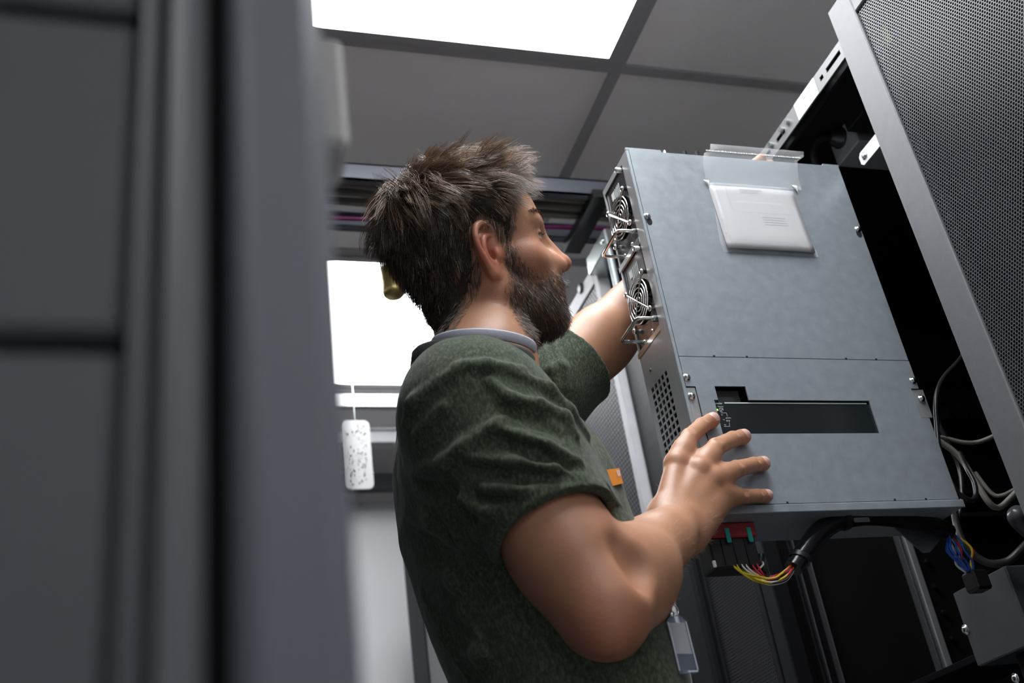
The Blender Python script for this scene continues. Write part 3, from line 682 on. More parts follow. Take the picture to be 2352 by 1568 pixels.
def pap_line(x0, z0, x1, z1, w_, m_=ink, nm='printed_line'):
    q = MB(); n = 8; V = []
    for i in range(n+1):
        x = x0+(x1-x0)*i/n; z = z0+(z1-z0)*i/n; y = bulge(x, z)-.00025
        if abs(x1-x0) > abs(z1-z0): V += [(x, y, z-w_/2), (x, y, z+w_/2)]
        else: V += [(x-w_/2, y, z), (x+w_/2, y, z)]
    q.add(V, [(2*i, 2*i+2, 2*i+3, 2*i+1) for i in range(n)]); return q.build(nm, m_, pap)
pap_line(.7235, PZ1-.001, .7235, C+.838, .0004); pap_line(.7235, C+.838, .815, C+.838, .0004); pap_line(.733, C+.8565, .805, C+.8565, .0018, mat('paper_shade', (.5, .49, .5), .8))
pap_line(.7055, C+.872, .7055, C+.79, .0003); pap_line(.705, C+.7885, .81, C+.7885, .0003); pap_line(.705, C+.7855, .81, C+.7855, .0003)
for j in range(3): pap_line(.744, C+.8785-j*.0028, .744+(.035, .03, .028)[j], C+.8785-j*.0028, .0010)
rr = random.Random(3)
for j in range(5): pap_line(.765, C+.8345-j*.0042, .765+rr.uniform(.03, .042), C+.8345-j*.0042, .0011, mat('ink_violet', (.40, .38, .48), .8) if j == 0 else ink)
for j in range(6): pap_line(.7015, C+.80+j*.011, .7035, C+.80+j*.011, .0006)
sheet(PX0-.006, PX1+.006, PZ0-.004, PZ1+.004, 10, 8, lambda x, z: bulge(x, z, .0014)+(.006 if (x < PX0 or x > PX1 or z < PZ0) else 0), .0003).build('pouch_front', film, pc)
fl_ = sheet(.697, .846, PZ1+.003, C+.948, 8, 8, lambda x, z: DY0-.003-.012*max(0, (z-C-.888)/.06)**1.5, .0003)
fl_.v = [(x+(.010 if z > C+.94 else 0)+.16*max(0, z-C-.915), y, z) for x, y, z in fl_.v]
fl_.build('pouch_flap', film, pc)
seal = MB(); rr = random.Random(9)
xx = .704
while xx < .852:
    L_ = rr.uniform(.001, .0045); zq = C+.9368; yq = DY0-.003-.012*max(0, (zq-C-.888)/.06)**1.5
    seal.box(xx, xx+L_, yq-.0008, yq-.0002, zq, zq+rr.uniform(.0012, .0022)); xx += L_+rr.uniform(.0004, .0018)
tag(seal.build('glue_strip', MT['white'], pc), kind='stuff')
for x, z in ((PX0-.003, PZ1+.004), (PX1+.003, PZ1+.006)):
    MB().add([(x-.003, DY0-.004, z+.004), (x+.004, DY0-.006, z+.002), (x+.003, DY0-.005, z-.009), (x-.001, DY0-.007, z-.003)], [(0, 1, 3), (1, 2, 3), (0, 3, 2)], True).build('pouch_fold', MT['white'], pc)

# wiring below the unit -------------------------------------------------
cn = empty('wire_connector', (.62, 1.085, C+.35), 'black multiway connector with red top under the grey unit', 'connector')
MB().box(.588, .648, 1.068, 1.100, C+.352, C+.388, .002).build('housing', MT['black'], cn)
for x in (.603, .618, .633): MB().box(x-.0006, x+.0006, 1.0672, 1.069, C+.355, C+.386).build('housing_rib', MT['rackdark'], cn)
rt = MB(); rt.box(.586, .650, 1.064, 1.104, C+.387, C+.4045, .0015); rt.build('red_header', mat('header_red', (.24, .014, .02), .45), cn)
for x in (.612, .640): MB().box(x-.003, x+.003, 1.0625, 1.0645, C+.380, C+.398, .0008).build('green_latch', mat('latch_green', (.02, .32, .27), .4), cn)
MB().box(.5865, .5905, 1.066, 1.069, C+.353, C+.361, .0008).build('white_tag', MT['white'], cn)
MB().tube([(.652, 1.075, C+.362), (.649, 1.066, C+.354), (.643, 1.07, C+.349)], .0012, 6, 4).build('cable_tie', MT['wirewhite'], cn)
# wire loop from the connector to the sleeved loom
loom_a = Vector(onY(1828, 1290, 1.065))
lm = empty('wire_loom', loom_a, 'sleeved black loom with coloured wires hanging below the grey unit', 'wire loom')
names = ['yellow']*5+['wirewhite']*3+['red']*4+['wireblack']*4+['blue']+['green']+['yellow', 'wirewhite', 'red', 'wireblack']
rr = random.Random(11)
order = sorted(range(len(names)), key=lambda k: {'yellow': 0, 'wirewhite': 1, 'blue': 1.5, 'red': 2, 'green': 2.5, 'wireblack': 3}[names[k]]+rr.uniform(0, 1.2))
for j, k in enumerate(order):
    nm = names[k]; f = j/(len(names)-1); y = 1.072+(j % 3)*.007; jx, jy = rr.uniform(-4, 4), rr.uniform(-9, 9)
    P_ = [onY(1674+82*f, 1272, y), onY(1676+78*f+jx, 1288, y-.002), onY(1700+60*f+jx, 1306+10*(1-f)+jy*.5, y-.004), onY(1738+30*f+jx, 1322+8*(1-f)+jy+6*f, 1.066+(j % 4)*.003),
          onY(1775+jx, 1332-2*f+jy+8*abs(f-.5), 1.064+(j % 4)*.003), onY(1803+jx, 1322+jy*1.2+6*(f-.5), 1.062+(j % 5)*.003), onY(1822, 1302+jy, 1.062+(j % 5)*.002), onY(1834, 1286, 1.065)]
    MB().tube(P_, .00125, 6, 5).build('wire_'+{'wirewhite': 'white', 'wireblack': 'black'}.get(nm, nm), MT[nm], lm)
def path(pts): return [onY(px, py, y) for px, py, y in pts]
sl = path([(1822, 1305, 1.063), (1845, 1270, 1.064), (1880, 1225, 1.066), (1925, 1196, 1.068), (1990, 1185, 1.07), (2070, 1190, 1.074), (2140, 1205, 1.082), (2180, 1222, 1.09)])
MB().tube(sl, [.0105, .0115, .0125, .0118, .0115, .0120, .0125, .0105], 12, 6).build('sleeve', mat('sleeve_black', (.010, .010, .011), .22, bump=.3, bscale=120), lm)
for p, q in (((1835, 1288, 1.0635), (1838, 1278, 1.064)), ((1932, 1194, 1.068), (1943, 1192, 1.068))):
    a, b = Vector(onY(*p)), Vector(onY(*q)); MB().cyl(a, b, .0132, n=14).build('cable_tie', MT['black'], lm)
a = onY(1978, 1194, 1.0592)
MB().box(a[0]-.011, a[0]+.011, a[1]-.002, a[1], a[2]-.003, a[2]+.003, .001).build('paper_label', mat('label_grey', (.16, .17, .175), .4), lm)
# blue bundle at the far end of the loom
bb = Vector(onY(2183, 1225, 1.09))
for k in range(12):
    nm = ['blue']*7+['red', 'wirewhite', 'red', 'yellow', 'wirewhite']
    o_ = Vector((rr.uniform(-.012, .012), rr.uniform(-.006, .006), 0)); s_ = -1 if nm[k] == 'blue' else .6
    MB().tube([bb+o_*.3, bb+o_+Vector((s_*.006, -.008, -.014)), bb+o_*1.2+Vector((s_*.010, -.010, -.026)), bb+o_+Vector((.004, -.004, -.040)), bb+o_*.3+Vector((.010, 0, -.052))], .0014, 6, 5).build('wire_'+{'wirewhite': 'white'}.get(nm[k], nm[k]), MT[nm[k]], lm)
MB().box(bb.x+.002, bb.x+.026, bb.y-.012, bb.y+.012, bb.z-.075, bb.z-.05, .003).build('end_plug', MT['black'], lm)
# guide bracket beneath the unit
a, b, c_ = onY(2075, 1225, 1.10), onY(2160, 1240, 1.10), onY(2130, 1268, 1.10)
MB().prism([(a[0]-.01, DZ0-.0005), (b[0], DZ0-.0005), (b[0], b[2]), (c_[0]+.004, c_[2]), (c_[0]-.006, c_[2])], lambda u, v, d: (u, 1.10+d, v), 0, .002).build('hanger_bracket', MT['tray'], DV)

# loose cables in the rack ------------------------------------------------
def cable(pts, r_, m_, label, nm='cable'):
    P = path(pts); return MB().tube(P, r_, 8, 8).build(nm, m_, None, label, 'cable', org=P[0])
cable([(2215, 805, 1.09), (2203, 828, 1.09), (2165, 870, 1.09), (2150, 915, 1.085), (2152, 980, 1.085), (2162, 1060, 1.08), (2190, 1120, 1.08), (2222, 1147, 1.08), (2240, 1142, 1.085), (2238, 1110, 1.09), (2220, 1075, 1.1), (2205, 1040, 1.12)], .0034, MT['cableb'], 'thin black cable looping down beside the grey unit', 'power_cable')
cable([(2125, 990, 1.16), (2150, 1008, 1.16), (2200, 1045, 1.15), (2238, 1100, 1.14), (2270, 1152, 1.13), (2295, 1165, 1.13), (2325, 1140, 1.12), (2352, 1110, 1.11)], .0042, MT['cablew'], 'thick beige cable curving down behind the black loop', 'power_cable')
cable([(2130, 1000, 1.2), (2170, 1006, 1.2), (2215, 1016, 1.19), (2250, 1014, 1.18), (2290, 998, 1.15)], .0032, MT['cablew'], 'thin beige cable running across to the grey door frame', 'power_cable')
cable([(2240, 1085, 1.2), (2275, 1130, 1.19), (2300, 1138, 1.18), (2340, 1118, 1.15), (2362, 1095, 1.13)], .0030, MT['cablew'], 'short beige cable behind the thick beige one', 'power_cable')
cable([(2192, 1150, 1.14), (2196, 1200, 1.14), (2215, 1250, 1.13), (2262, 1290, 1.12), (2310, 1290, 1.11), (2345, 1262, 1.1), (2380, 1225, 1.1)], .0050, MT['cableg'], 'thick dark cable hanging in a curve above the steel box', 'power_cable')
cable([(2150, 960, 1.2), (2180, 1020, 1.2), (2205, 1080, 1.2), (2210, 1150, 1.19), (2200, 1190, 1.19)], .0036, MT['cableb'], 'black cable dropping straight behind the beige cables', 'power_cable')
a = onY(2335, 1180, 1.02)
MB().lathe(a, (-.6, -.3, .5), [(-.03, .012), (-.01, .014), (0, .013), (.006, .009), (.008, 0)], 16).build('plug', mat('plug_grey', (.06, .058, .062), .3), None, 'grey rounded plug end at the foot of the door frame', 'plug', org=a)
# ------------------------------------------------------------------ implicit surfaces: smooth unions of tapered limbs, turned into one continuous mesh
class Field:
    def __init__(s): s.p = []
    def _add(s, kind, k, op, cen, rad, dat): s.p.append((kind, k, op, np.asarray(cen, float), rad, dat)); return s
    def ell(s, c, r, R=None, k=.01, op=1):
        c = np.asarray(c, np.float32); r = np.asarray(r, np.float32); R = None if R is None else np.asarray(R, np.float32); return s._add('e', k, op, c, float(r.max()), (c, r, R))
    def cone(s, a, b, r1, r2, k=.01, op=1):
        a, b = np.asarray(a, np.float32), np.asarray(b, np.float32)
        return s._add('c', k, op, (a+b)/2, np.linalg.norm(b-a)/2+max(r1, r2), (a, b, r1, r2))
    def chain(s, pts, rad, k=.01, op=1):
        for i in range(len(pts)-1): s.cone(pts[i], pts[i+1], rad[i], rad[i+1], k, op)
        return s
    def flat(s, a, b, r1, r2, n, sq, k=.01, op=1):
        """tapered limb squashed by factor sq along the direction n"""
        a, b = np.asarray(a, np.float32), np.asarray(b, np.float32); n = np.asarray(n, float); n = (n/np.linalg.norm(n)).astype(np.float32)
        return s._add('f', k, op, (a+b)/2, np.linalg.norm(b-a)/2+max(r1, r2), (a, b, r1, r2, n, sq))
    def loft(s, zs, cx, cy, ra, rb, yaw, k=.01, op=1, pw=2.3):
        z = np.asarray(zs, float); c = np.array([np.mean(cx), np.mean(cy), z.mean()])
        return s._add('l', k, op, c, (z[-1]-z[0])/2+.35, (z, np.asarray(cx), np.asarray(cy), np.asarray(ra), np.asarray(rb), yaw, pw))
    def one(s, kind, d, P):
        """P = (X, Y, Z) arrays"""
        X, Y, Z = P
        if kind == 'e':
            c, r, R = d; x, y, z = X-c[0], Y-c[1], Z-c[2]
            if R is not None: x, y, z = x*R[0, 0]+y*R[1, 0]+z*R[2, 0], x*R[0, 1]+y*R[1, 1]+z*R[2, 1], x*R[0, 2]+y*R[1, 2]+z*R[2, 2]
            x, y, z = x/r[0], y/r[1], z/r[2]; k0 = np.sqrt(x*x+y*y+z*z); x, y, z = x/r[0], y/r[1], z/r[2]
            return k0*(k0-1)/(np.sqrt(x*x+y*y+z*z)+1e-6)
        if kind in 'cf':
            a, b, r1, r2 = d[:4]; u = b-a; x, y, z = X-a[0], Y-a[1], Z-a[2]
            t = np.clip((x*u[0]+y*u[1]+z*u[2])*(1/max(float(u@u), 1e-12)), 0, 1); x, y, z = x-t*u[0], y-t*u[1], z-t*u[2]
            if kind == 'f':
                n, sq = d[4], d[5]; h = (x*n[0]+y*n[1]+z*n[2])*(1/sq-1); x, y, z = x+h*n[0], y+h*n[1], z+h*n[2]
                return (np.sqrt(x*x+y*y+z*z)-(r1+(r2-r1)*t))*sq**.5
            return np.sqrt(x*x+y*y+z*z)-(r1+(r2-r1)*t)
        z, cx, cy, ra, rb, yaw, pw = d; Zc = np.clip(Z, z[0], z[-1])
        x = X-np.interp(Zc, z, cx); y = Y-np.interp(Zc, z, cy); c_, s_ = math.cos(yaw), math.sin(yaw)
        u = x*c_+y*s_; v = -x*s_+y*c_; A = np.interp(Zc, z, ra); B = np.interp(Zc, z, rb)
        g = (np.abs(u/A)**pw+np.abs(v/B)**pw)**(1/pw); dd = (g-1)*np.minimum(A, B)
        dz = np.abs(Z-Zc); return np.where(dz > 0, np.sqrt(np.maximum(dd, 0)**2+dz**2)+np.minimum(dd, 0), dd).astype(X.dtype)
    def prep(s, cen, rad, keep=None):
        """for each block (centre, half diagonal) note which shapes can matter there"""
        D = None; vals = []; cen = [np.ascontiguousarray(cen[:, i]) for i in range(3)]
        for kind, k, op, c, r, dat in s.p:
            v = s.one(kind, dat, cen); vals.append(v-k); D = s.mix(D, v, k, op)
        vals = np.stack(vals, 1); lim = (np.abs(D) if keep is None else np.full(len(cen[0]), keep))+2.0*rad
        s.sel = [np.nonzero(row)[0] for row in (vals < lim[:, None])]; return D
    def mix(s, D, v, k, op):
        if op > 0:
            if D is None: return v
            h = np.maximum(k-np.abs(D-v), 0); return np.minimum(D, v)-h*h*(.25/k)
        v = -v; h = np.maximum(k-np.abs(D-v), 0); return np.maximum(D, v)+h*h*(.25/k)
    def __call__(s, P, bi=None, D=None):
        """P (...,3); bi = number of the block the points lie in (far shapes are skipped)"""
        Q = [np.ascontiguousarray(P[..., i]) for i in range(3)]
        for i in (range(len(s.p)) if bi is None else s.sel[bi]):
            kind, k, op, c, r, dat = s.p[i]
            if D is None and op < 0: continue
            D = s.mix(D, s.one(kind, dat, Q), k, op)
        return np.full(P.shape[:-1], 1.0, P.dtype) if D is None else D

def smin(a, b, k): h = np.maximum(k-np.abs(a-b), 0)/k; return np.minimum(a, b)-h*h*k*.25
def net(fn, lo, hi, h, fields, B=8):
    """surface nets over a sparse set of blocks. fn(P, block) -> distance. Returns vertices, quads"""
    lo = np.asarray(lo, float); n = np.ceil((np.asarray(hi)-lo)/h/B).astype(int)
    G = np.full(tuple(n*B+1), 1.0, np.float32)
    ii = np.stack(np.meshgrid(*[np.arange(k) for k in n], indexing='ij'), -1).reshape(-1, 3)
    cen = lo+(ii+.5)*B*h; hd = B*h*math.sqrt(3)/2
    for f_, kp in fields: f_.prep(cen.astype(np.float32), hd, kp)
    D = np.concatenate([fn(c.astype(np.float32), None) for c in np.array_split(cen, max(1, len(cen)//4000))])
    for idx in np.nonzero(D < -hd*1.25)[0]:
        a = ii[idx]*B; G[a[0]:a[0]+B+1, a[1]:a[1]+B+1, a[2]:a[2]+B+1] = -1
    ax = np.arange(B+1)*h
    loc = np.stack(np.meshgrid(ax, ax, ax, indexing='ij'), -1).astype(np.float32)
    for idx in np.nonzero(np.abs(D) <= hd*1.25)[0]:
        a = ii[idx]*B; G[a[0]:a[0]+B+1, a[1]:a[1]+B+1, a[2]:a[2]+B+1] = fn(loc+(lo+a*h).astype(np.float32), int(idx))
    S = G < 0
    c = np.zeros(tuple(np.array(G.shape)-1), np.int8)
    for dx in (0, 1):
        for dy in (0, 1):
            for dz in (0, 1): c += S[dx:S.shape[0]-1+dx, dy:S.shape[1]-1+dy, dz:S.shape[2]-1+dz]
    act = np.argwhere((c > 0) & (c < 8)); vid = np.full(c.shape, -1, np.int32); vid[tuple(act.T)] = np.arange(len(act))
    acc = np.zeros((len(act), 3)); cnt = np.zeros(len(act))
    cor = [(x, y, z) for x in (0, 1) for y in (0, 1) for z in (0, 1)]
    for p in cor:
        for e in range(3):
            if p[e]: continue
            q = list(p); q[e] = 1
            a = G[act[:, 0]+p[0], act[:, 1]+p[1], act[:, 2]+p[2]]; b = G[act[:, 0]+q[0], act[:, 1]+q[1], act[:, 2]+q[2]]
            m = (a < 0) != (b < 0); t = np.where(m, a/np.where(m, a-b, 1), 0)
            pos = np.array(p, float)[None]+np.eye(3)[e][None]*t[:, None]
            acc[m] += pos[m]; cnt[m] += 1
    V = lo+(act+acc/cnt[:, None])*h
    Q = []
    for e in range(3):
        u, v = [(1, 2), (2, 0), (0, 1)][e]
        sl0 = [slice(None)]*3; sl1 = [slice(None)]*3; sl0[e] = slice(0, -1); sl1[e] = slice(1, None)
        a, b = S[tuple(sl0)], S[tuple(sl1)]; E = np.argwhere(a != b)
        E = E[(E[:, u] > 0) & (E[:, v] > 0) & (E[:, u] < c.shape[u]) & (E[:, v] < c.shape[v])]
        fl_ = S[tuple(E.T)]
        def g(du, dv):
            I = E.copy(); I[:, u] -= du; I[:, v] -= dv; return vid[tuple(I.T)]
        q = np.stack([g(0, 0), g(1, 0), g(1, 1), g(0, 1)], 1); q[~fl_] = q[~fl_][:, ::-1]; Q.append(q)
    Q = np.concatenate(Q); Q = Q[(Q >= 0).all(1)]
    return V, Q
def relax(V, Q, it=1, lam=.5):
    for _ in range(it):
        A = np.zeros_like(V); N = np.zeros(len(V))
        for i in range(4):
            for j in ((i+1) % 4, (i-1) % 4): np.add.at(A, Q[:, i], V[Q[:, j]]); np.add.at(N, Q[:, i], 1)
        V = V+lam*(A/np.maximum(N, 1)[:, None]-V)
    return V
def vnormals(V, Q):
    n = np.cross(V[Q[:, 2]]-V[Q[:, 0]], V[Q[:, 3]]-V[Q[:, 1]]); N = np.zeros_like(V)
    for i in range(4): np.add.at(N, Q[:, i], n)
    return N/(np.linalg.norm(N, axis=1, keepdims=True)+1e-12)
MU = 1.06                        # the figure is drawn from the lens in units of 1.06 m
def up_z(V): return V*MU+np.array([0, 0, CAMZ*UNIT])
# ------------------------------------------------------------------ the man
def rot3(yaw, pitch, roll):
    y, p, r = (math.radians(a) for a in (yaw, pitch, roll))
    Rz = np.array([[math.cos(y), -math.sin(y), 0], [math.sin(y), math.cos(y), 0], [0, 0, 1]])
    Ry = np.array([[math.cos(p), 0, -math.sin(p)], [0, 1, 0], [math.sin(p), 0, math.cos(p)]])
    Rx = np.array([[1, 0, 0], [0, math.cos(r), -math.sin(r)], [0, math.sin(r), math.cos(r)]])
    return Rz@Ry@Rx
HR = rot3(-5.8, 10.3, 18.5); HT = np.array([.3875, 1.1475, .8045])       # head: x to the face, y to his left, z to the crown
def hw(*p): return HR@np.array(p, float)+HT
def hl(P): return (np.asarray(P)-HT)@HR
A3 = np.array
# joints (relative to the lens)
SR, ER, WR = A3([0.3132, 1.0124, 0.5256]), A3([0.3954, 0.9473, 0.2791]), A3([0.5493, 1.0623, 0.4024])
SL, EL, WL = A3([0.4400, 1.3350, 0.6450]), A3([0.6816, 1.3203, 0.8470]), A3([0.8637, 1.2871, 1.0117])
NB = A3([.362, 1.145, .625])
def rel(t): return A3([t[0], t[1], t[2]-CAMZ])

def add_head(f, ears=True):
    def E(c, r, k=.012, op=1, both=False):
        for s in ((1, -1) if both else (1,)):
            f.ell(hw(c[0], c[1]*s, c[2]), r, HR, k, op)
    def Cn(a, b, r1, r2, k=.012, op=1, both=True):
        for s in ((1, -1) if both else (1,)): f.cone(hw(a[0], a[1]*s, a[2]), hw(b[0], b[1]*s, b[2]), r1, r2, k, op)
    E((-.022, 0, .050), (.080, .0765, .082), .02); E((.030, 0, .058), (.066, .066, .066), .03)
    E((.046, 0, .004), (.048, .0555, .070), .03); E((.046, 0, -.052), (.046, .044, .044), .025)
    Cn((.004, .053, -.043), (.076, .016, -.087), .017, .016, .02); E((.085, 0, -.086), (.017, .021, .016), .015)
    Cn((-.004, .056, -.010), (.004, .053, -.045), .016, .017, .02)
    E((.056, .045, -.013), (.021, .017, .017), .020, both=True); Cn((.056, .050, -.006), (.008, .062, -.002), .0075, .007, .022)
    Cn((.090, .010, .041), (.074, .046, .042), .0095, .0085, .014)
    E((.097, .032, .021), (.017, .019, .0105), .012, -1, True)
    E((.0735, .032, .021), (.0145, .0155, .0125), .004, both=True)                  # lids over the eyeball
    E((.0800, .033, .0195), (.0095, .012, .0022), .003, -1, True)                   # lid slit
    Cn((.096, 0, .030), (.117, 0, -.010), .0075, .0095, .012, 1, False); E((.1185, 0, -.0155), (.0125, .0125, .0108), .008)
    E((.107, .0135, -.0195), (.0115, .0080, .0090), .006, both=True); E((.1125, .0070, -.0275), (.0065, .0036, .0050), .003, -1, True)
    Cn((.097, .012, -.010), (.074, .032, -.014), .012, .014, .014)
    E((.078, 0, -.048), (.029, .034, .036), .02)
    E((.1010, 0, -.0470), (.0100, .023, .0055), .006); E((.0980, 0, -.0575), (.0100, .020, .0068), .006); E((.110, 0, -.0520), (.010, .022, .0012), .003, -1)
    # ears
    for s in ((-1, 1) if ears else ()):
        o = A3([-.006, s*.0735, .000]); eu = A3([.90, -s*.43, 0.]); ev = A3([-.24, s*.07, .968]); ev = ev-eu*(eu@ev); eu /= np.linalg.norm(eu); ev /= np.linalg.norm(ev)
        en = np.cross(ev, eu)*(1 if s < 0 else -1)
        if en[1]*s < 0: en = -en
        sc = .00108
        def e(u, v, n=0.): return hw(*(o+(eu*u+ev*v+en*n)*sc))
        RE = HR@np.stack([eu, ev, en], 1)
        f.ell(e(-2, 3, 1), A3([15.5, 27, 4.2])*sc, RE, .006)
        def fine(pts, rad, m_=3):
            t = np.linspace(0, len(pts)-1, (len(pts)-1)*m_+1); pts = A3(pts); n_ = len(pts); P_ = []
            for q in t:
                i = min(int(q), n_-2); u = q-i; a, b_, c, d = pts[max(i-1, 0)], pts[i], pts[i+1], pts[min(i+2, n_-1)]
                P_.append(.5*(2*b_+(c-a)*u+(2*a-5*b_+4*c-d)*u*u+(3*b_-a-3*c+d)*u**3))
            return P_, list(np.interp(t, range(n_), rad))
        f.chain(*fine([e(10, 2, 3), e(13, 12, 4), e(14, 21, 4.5), e(9, 30, 5), e(-2, 34, 6), e(-12, 29, 7.5), e(-17.5, 16, 8.5), e(-17, 2, 8.5), e(-13, -10, 7.5), e(-8, -20, 6)],
                [x*sc*.92 for x in (2.6, 3.0, 3.6, 4.0, 4.0, 4.0, 3.9, 3.7, 3.3, 3.2)]), .003)
        f.ell(e(-1, -26, 4.5), A3([8.5, 9.5, 4.6])*sc, RE, .007)
        f.ell(e(1, -1, 9), A3([9.5, 13, 8.5])*sc, RE, .005, -1); f.ell(e(4, -5, 3), A3([5, 6, 7])*sc, RE, .004, -1)
        f.ell(e(-11.5, 10, 9), A3([3.0, 13, 4.5])*sc, RE, .004, -1); f.ell(e(2, 25, 8), A3([7, 4.0, 4])*sc, RE, .004, -1)
        f.chain(*fine([e(6, 19, 4.5), e(-2, 17, 5.5), e(-7.5, 8, 6.5), e(-8, -3, 6.5), e(-3, -14, 5.5), e(4, -17, 5)], [x*sc*.92 for x in (2.2, 3.0, 3.3, 3.2, 3.2, 3.2)]), .003)
        f.ell(e(11.5, -5, 5.5), A3([4.2, 6.5, 3.6])*sc, RE, .005)
def add_neck(f):
    f.chain([hw(-.018, 0, .0), hw(-.008, 0, -.065), NB+A3([.018, 0, .035]), NB+A3([.010, 0, -.03])], [.055, .0575, .060, .070], .02)
    nf = NB+A3([.062, -.008, .0])
    for s in (-1, 1): f.chain([hw(-.014, s*.058, -.022), hw(.006, s*.046, -.085), nf+A3([0, s*.018, -.01])], [.013, .014, .012], .018)
    f.ell(hw(.046, 0, -.098), (.020, .018, .020), HR, .02)
    for S_, dz in ((SR, -.012), (SL, .015)): f.chain([hw(-.010, 0, -.06)*.25+NB*.75+(S_-NB)*.12+A3([0, 0, dz]), NB*.45+S_*.55+A3([-.006, 0, dz+.004])], [.042, .040], .035)
TZS = [.0, .08, .16, .25, .35, .45, .53, .59, .635]
def add_torso(f, g=0.0):
    f.loft(TZS, [.425, .425, .425, .420, .403, .381, .362, .354, .355], [1.135, 1.135, 1.135, 1.14, 1.15, 1.16, 1.16, 1.155, 1.15],
           [.092+g, .096+g, .101+g, .106+g, .116+g, .115+g, .098+g, .080+g, .050], [.165+g, .163+g, .163+g, .166+g, .172+g, .172+g, .162+g, .130+g, .07], math.radians(-4), .03)
    # chest, shoulder blades
    f.ell((.420, 1.08, .46), (.045, .070, .055), None, .05); f.ell((.425, 1.215, .48), (.045, .075, .06), None, .05)
    f.ell((.295, 1.06, .50), (.035, .06, .08), None, .05)
def add_arm(f, S_, E_, W_, s, g=0.0):
    """s = -1 right, +1 left; bent at the elbow"""
    up = (E_-S_)/np.linalg.norm(E_-S_); fo = (W_-E_)/np.linalg.norm(W_-E_)
    hin = np.cross(up, fo); hin /= np.linalg.norm(hin)          # elbow hinge
    inn = np.cross(hin, up)*1.0
    if inn@fo < 0: inn = -inn                                   # towards the biceps side
    f.ell(S_+up*.012, (.062+g, .062+g, .066+g), None, .035)
    f.chain([S_, S_+up*.10, E_-up*.07, E_], [.058+g, .054+g, .046+g, .041+g], .03)
    f.cone(S_+up*.10+inn*.013, E_-up*.085+inn*.016, .038+g, .034+g, .03)     # biceps
    f.cone(S_+up*.09-inn*.016, E_-up*.10-inn*.012, .038+g, .031+g, .03)      # triceps
    return up, fo, hin, inn
def add_forearm(f, up, fo, hin, inn, E_, W_):
    f.flat(E_+fo*.015, E_+fo*.080, .038, .041, hin, .92, .03); f.flat(E_+fo*.080, W_-fo*.045, .041, .030, hin, .95, .03)
    d = up-fo; d = d/np.linalg.norm(d)
    f.ell(E_+d*.029, (.017, .017, .017), None, .022)                       # point of the elbow
    f.cone(E_-up*.050+inn*.012+hin*.016, E_+fo*.085+inn*.016+hin*.010, .018, .020, .03)      # brachioradialis
    f.cone(E_-up*.050+inn*.012-hin*.016, E_+fo*.085+inn*.008-hin*.014, .017, .020, .03)

# right hand: back of the hand to the lens, finger pads on the unit's front
FJ = {'index': [(0.5808, 1.0843, 0.4907), (0.6102, 1.0943, 0.5283), (0.6404, 1.1113, 0.5522), (0.6629, 1.1188, 0.5645)],
      'middle': [(0.6034, 1.0763, 0.4777), (0.6395, 1.0883, 0.5116), (0.6784, 1.1103, 0.5326), (0.7007, 1.1188, 0.5403)],
      'ring': [(0.6181, 1.0763, 0.465), (0.6603, 1.0903, 0.4826), (0.6989, 1.1113, 0.4974), (0.7187, 1.1193, 0.5026)],
      'pinky': [(0.6268, 1.0853, 0.4509), (0.6622, 1.0983, 0.4506), (0.6942, 1.1133, 0.4568), (0.7119, 1.1203, 0.4593)]}
FR = {'index': (.0128, .0106, .0098, .0089), 'middle': (.0130, .0110, .0100, .0090), 'ring': (.0126, .0106, .0096, .0086), 'pinky': (.0112, .0092, .0084, .0075)}
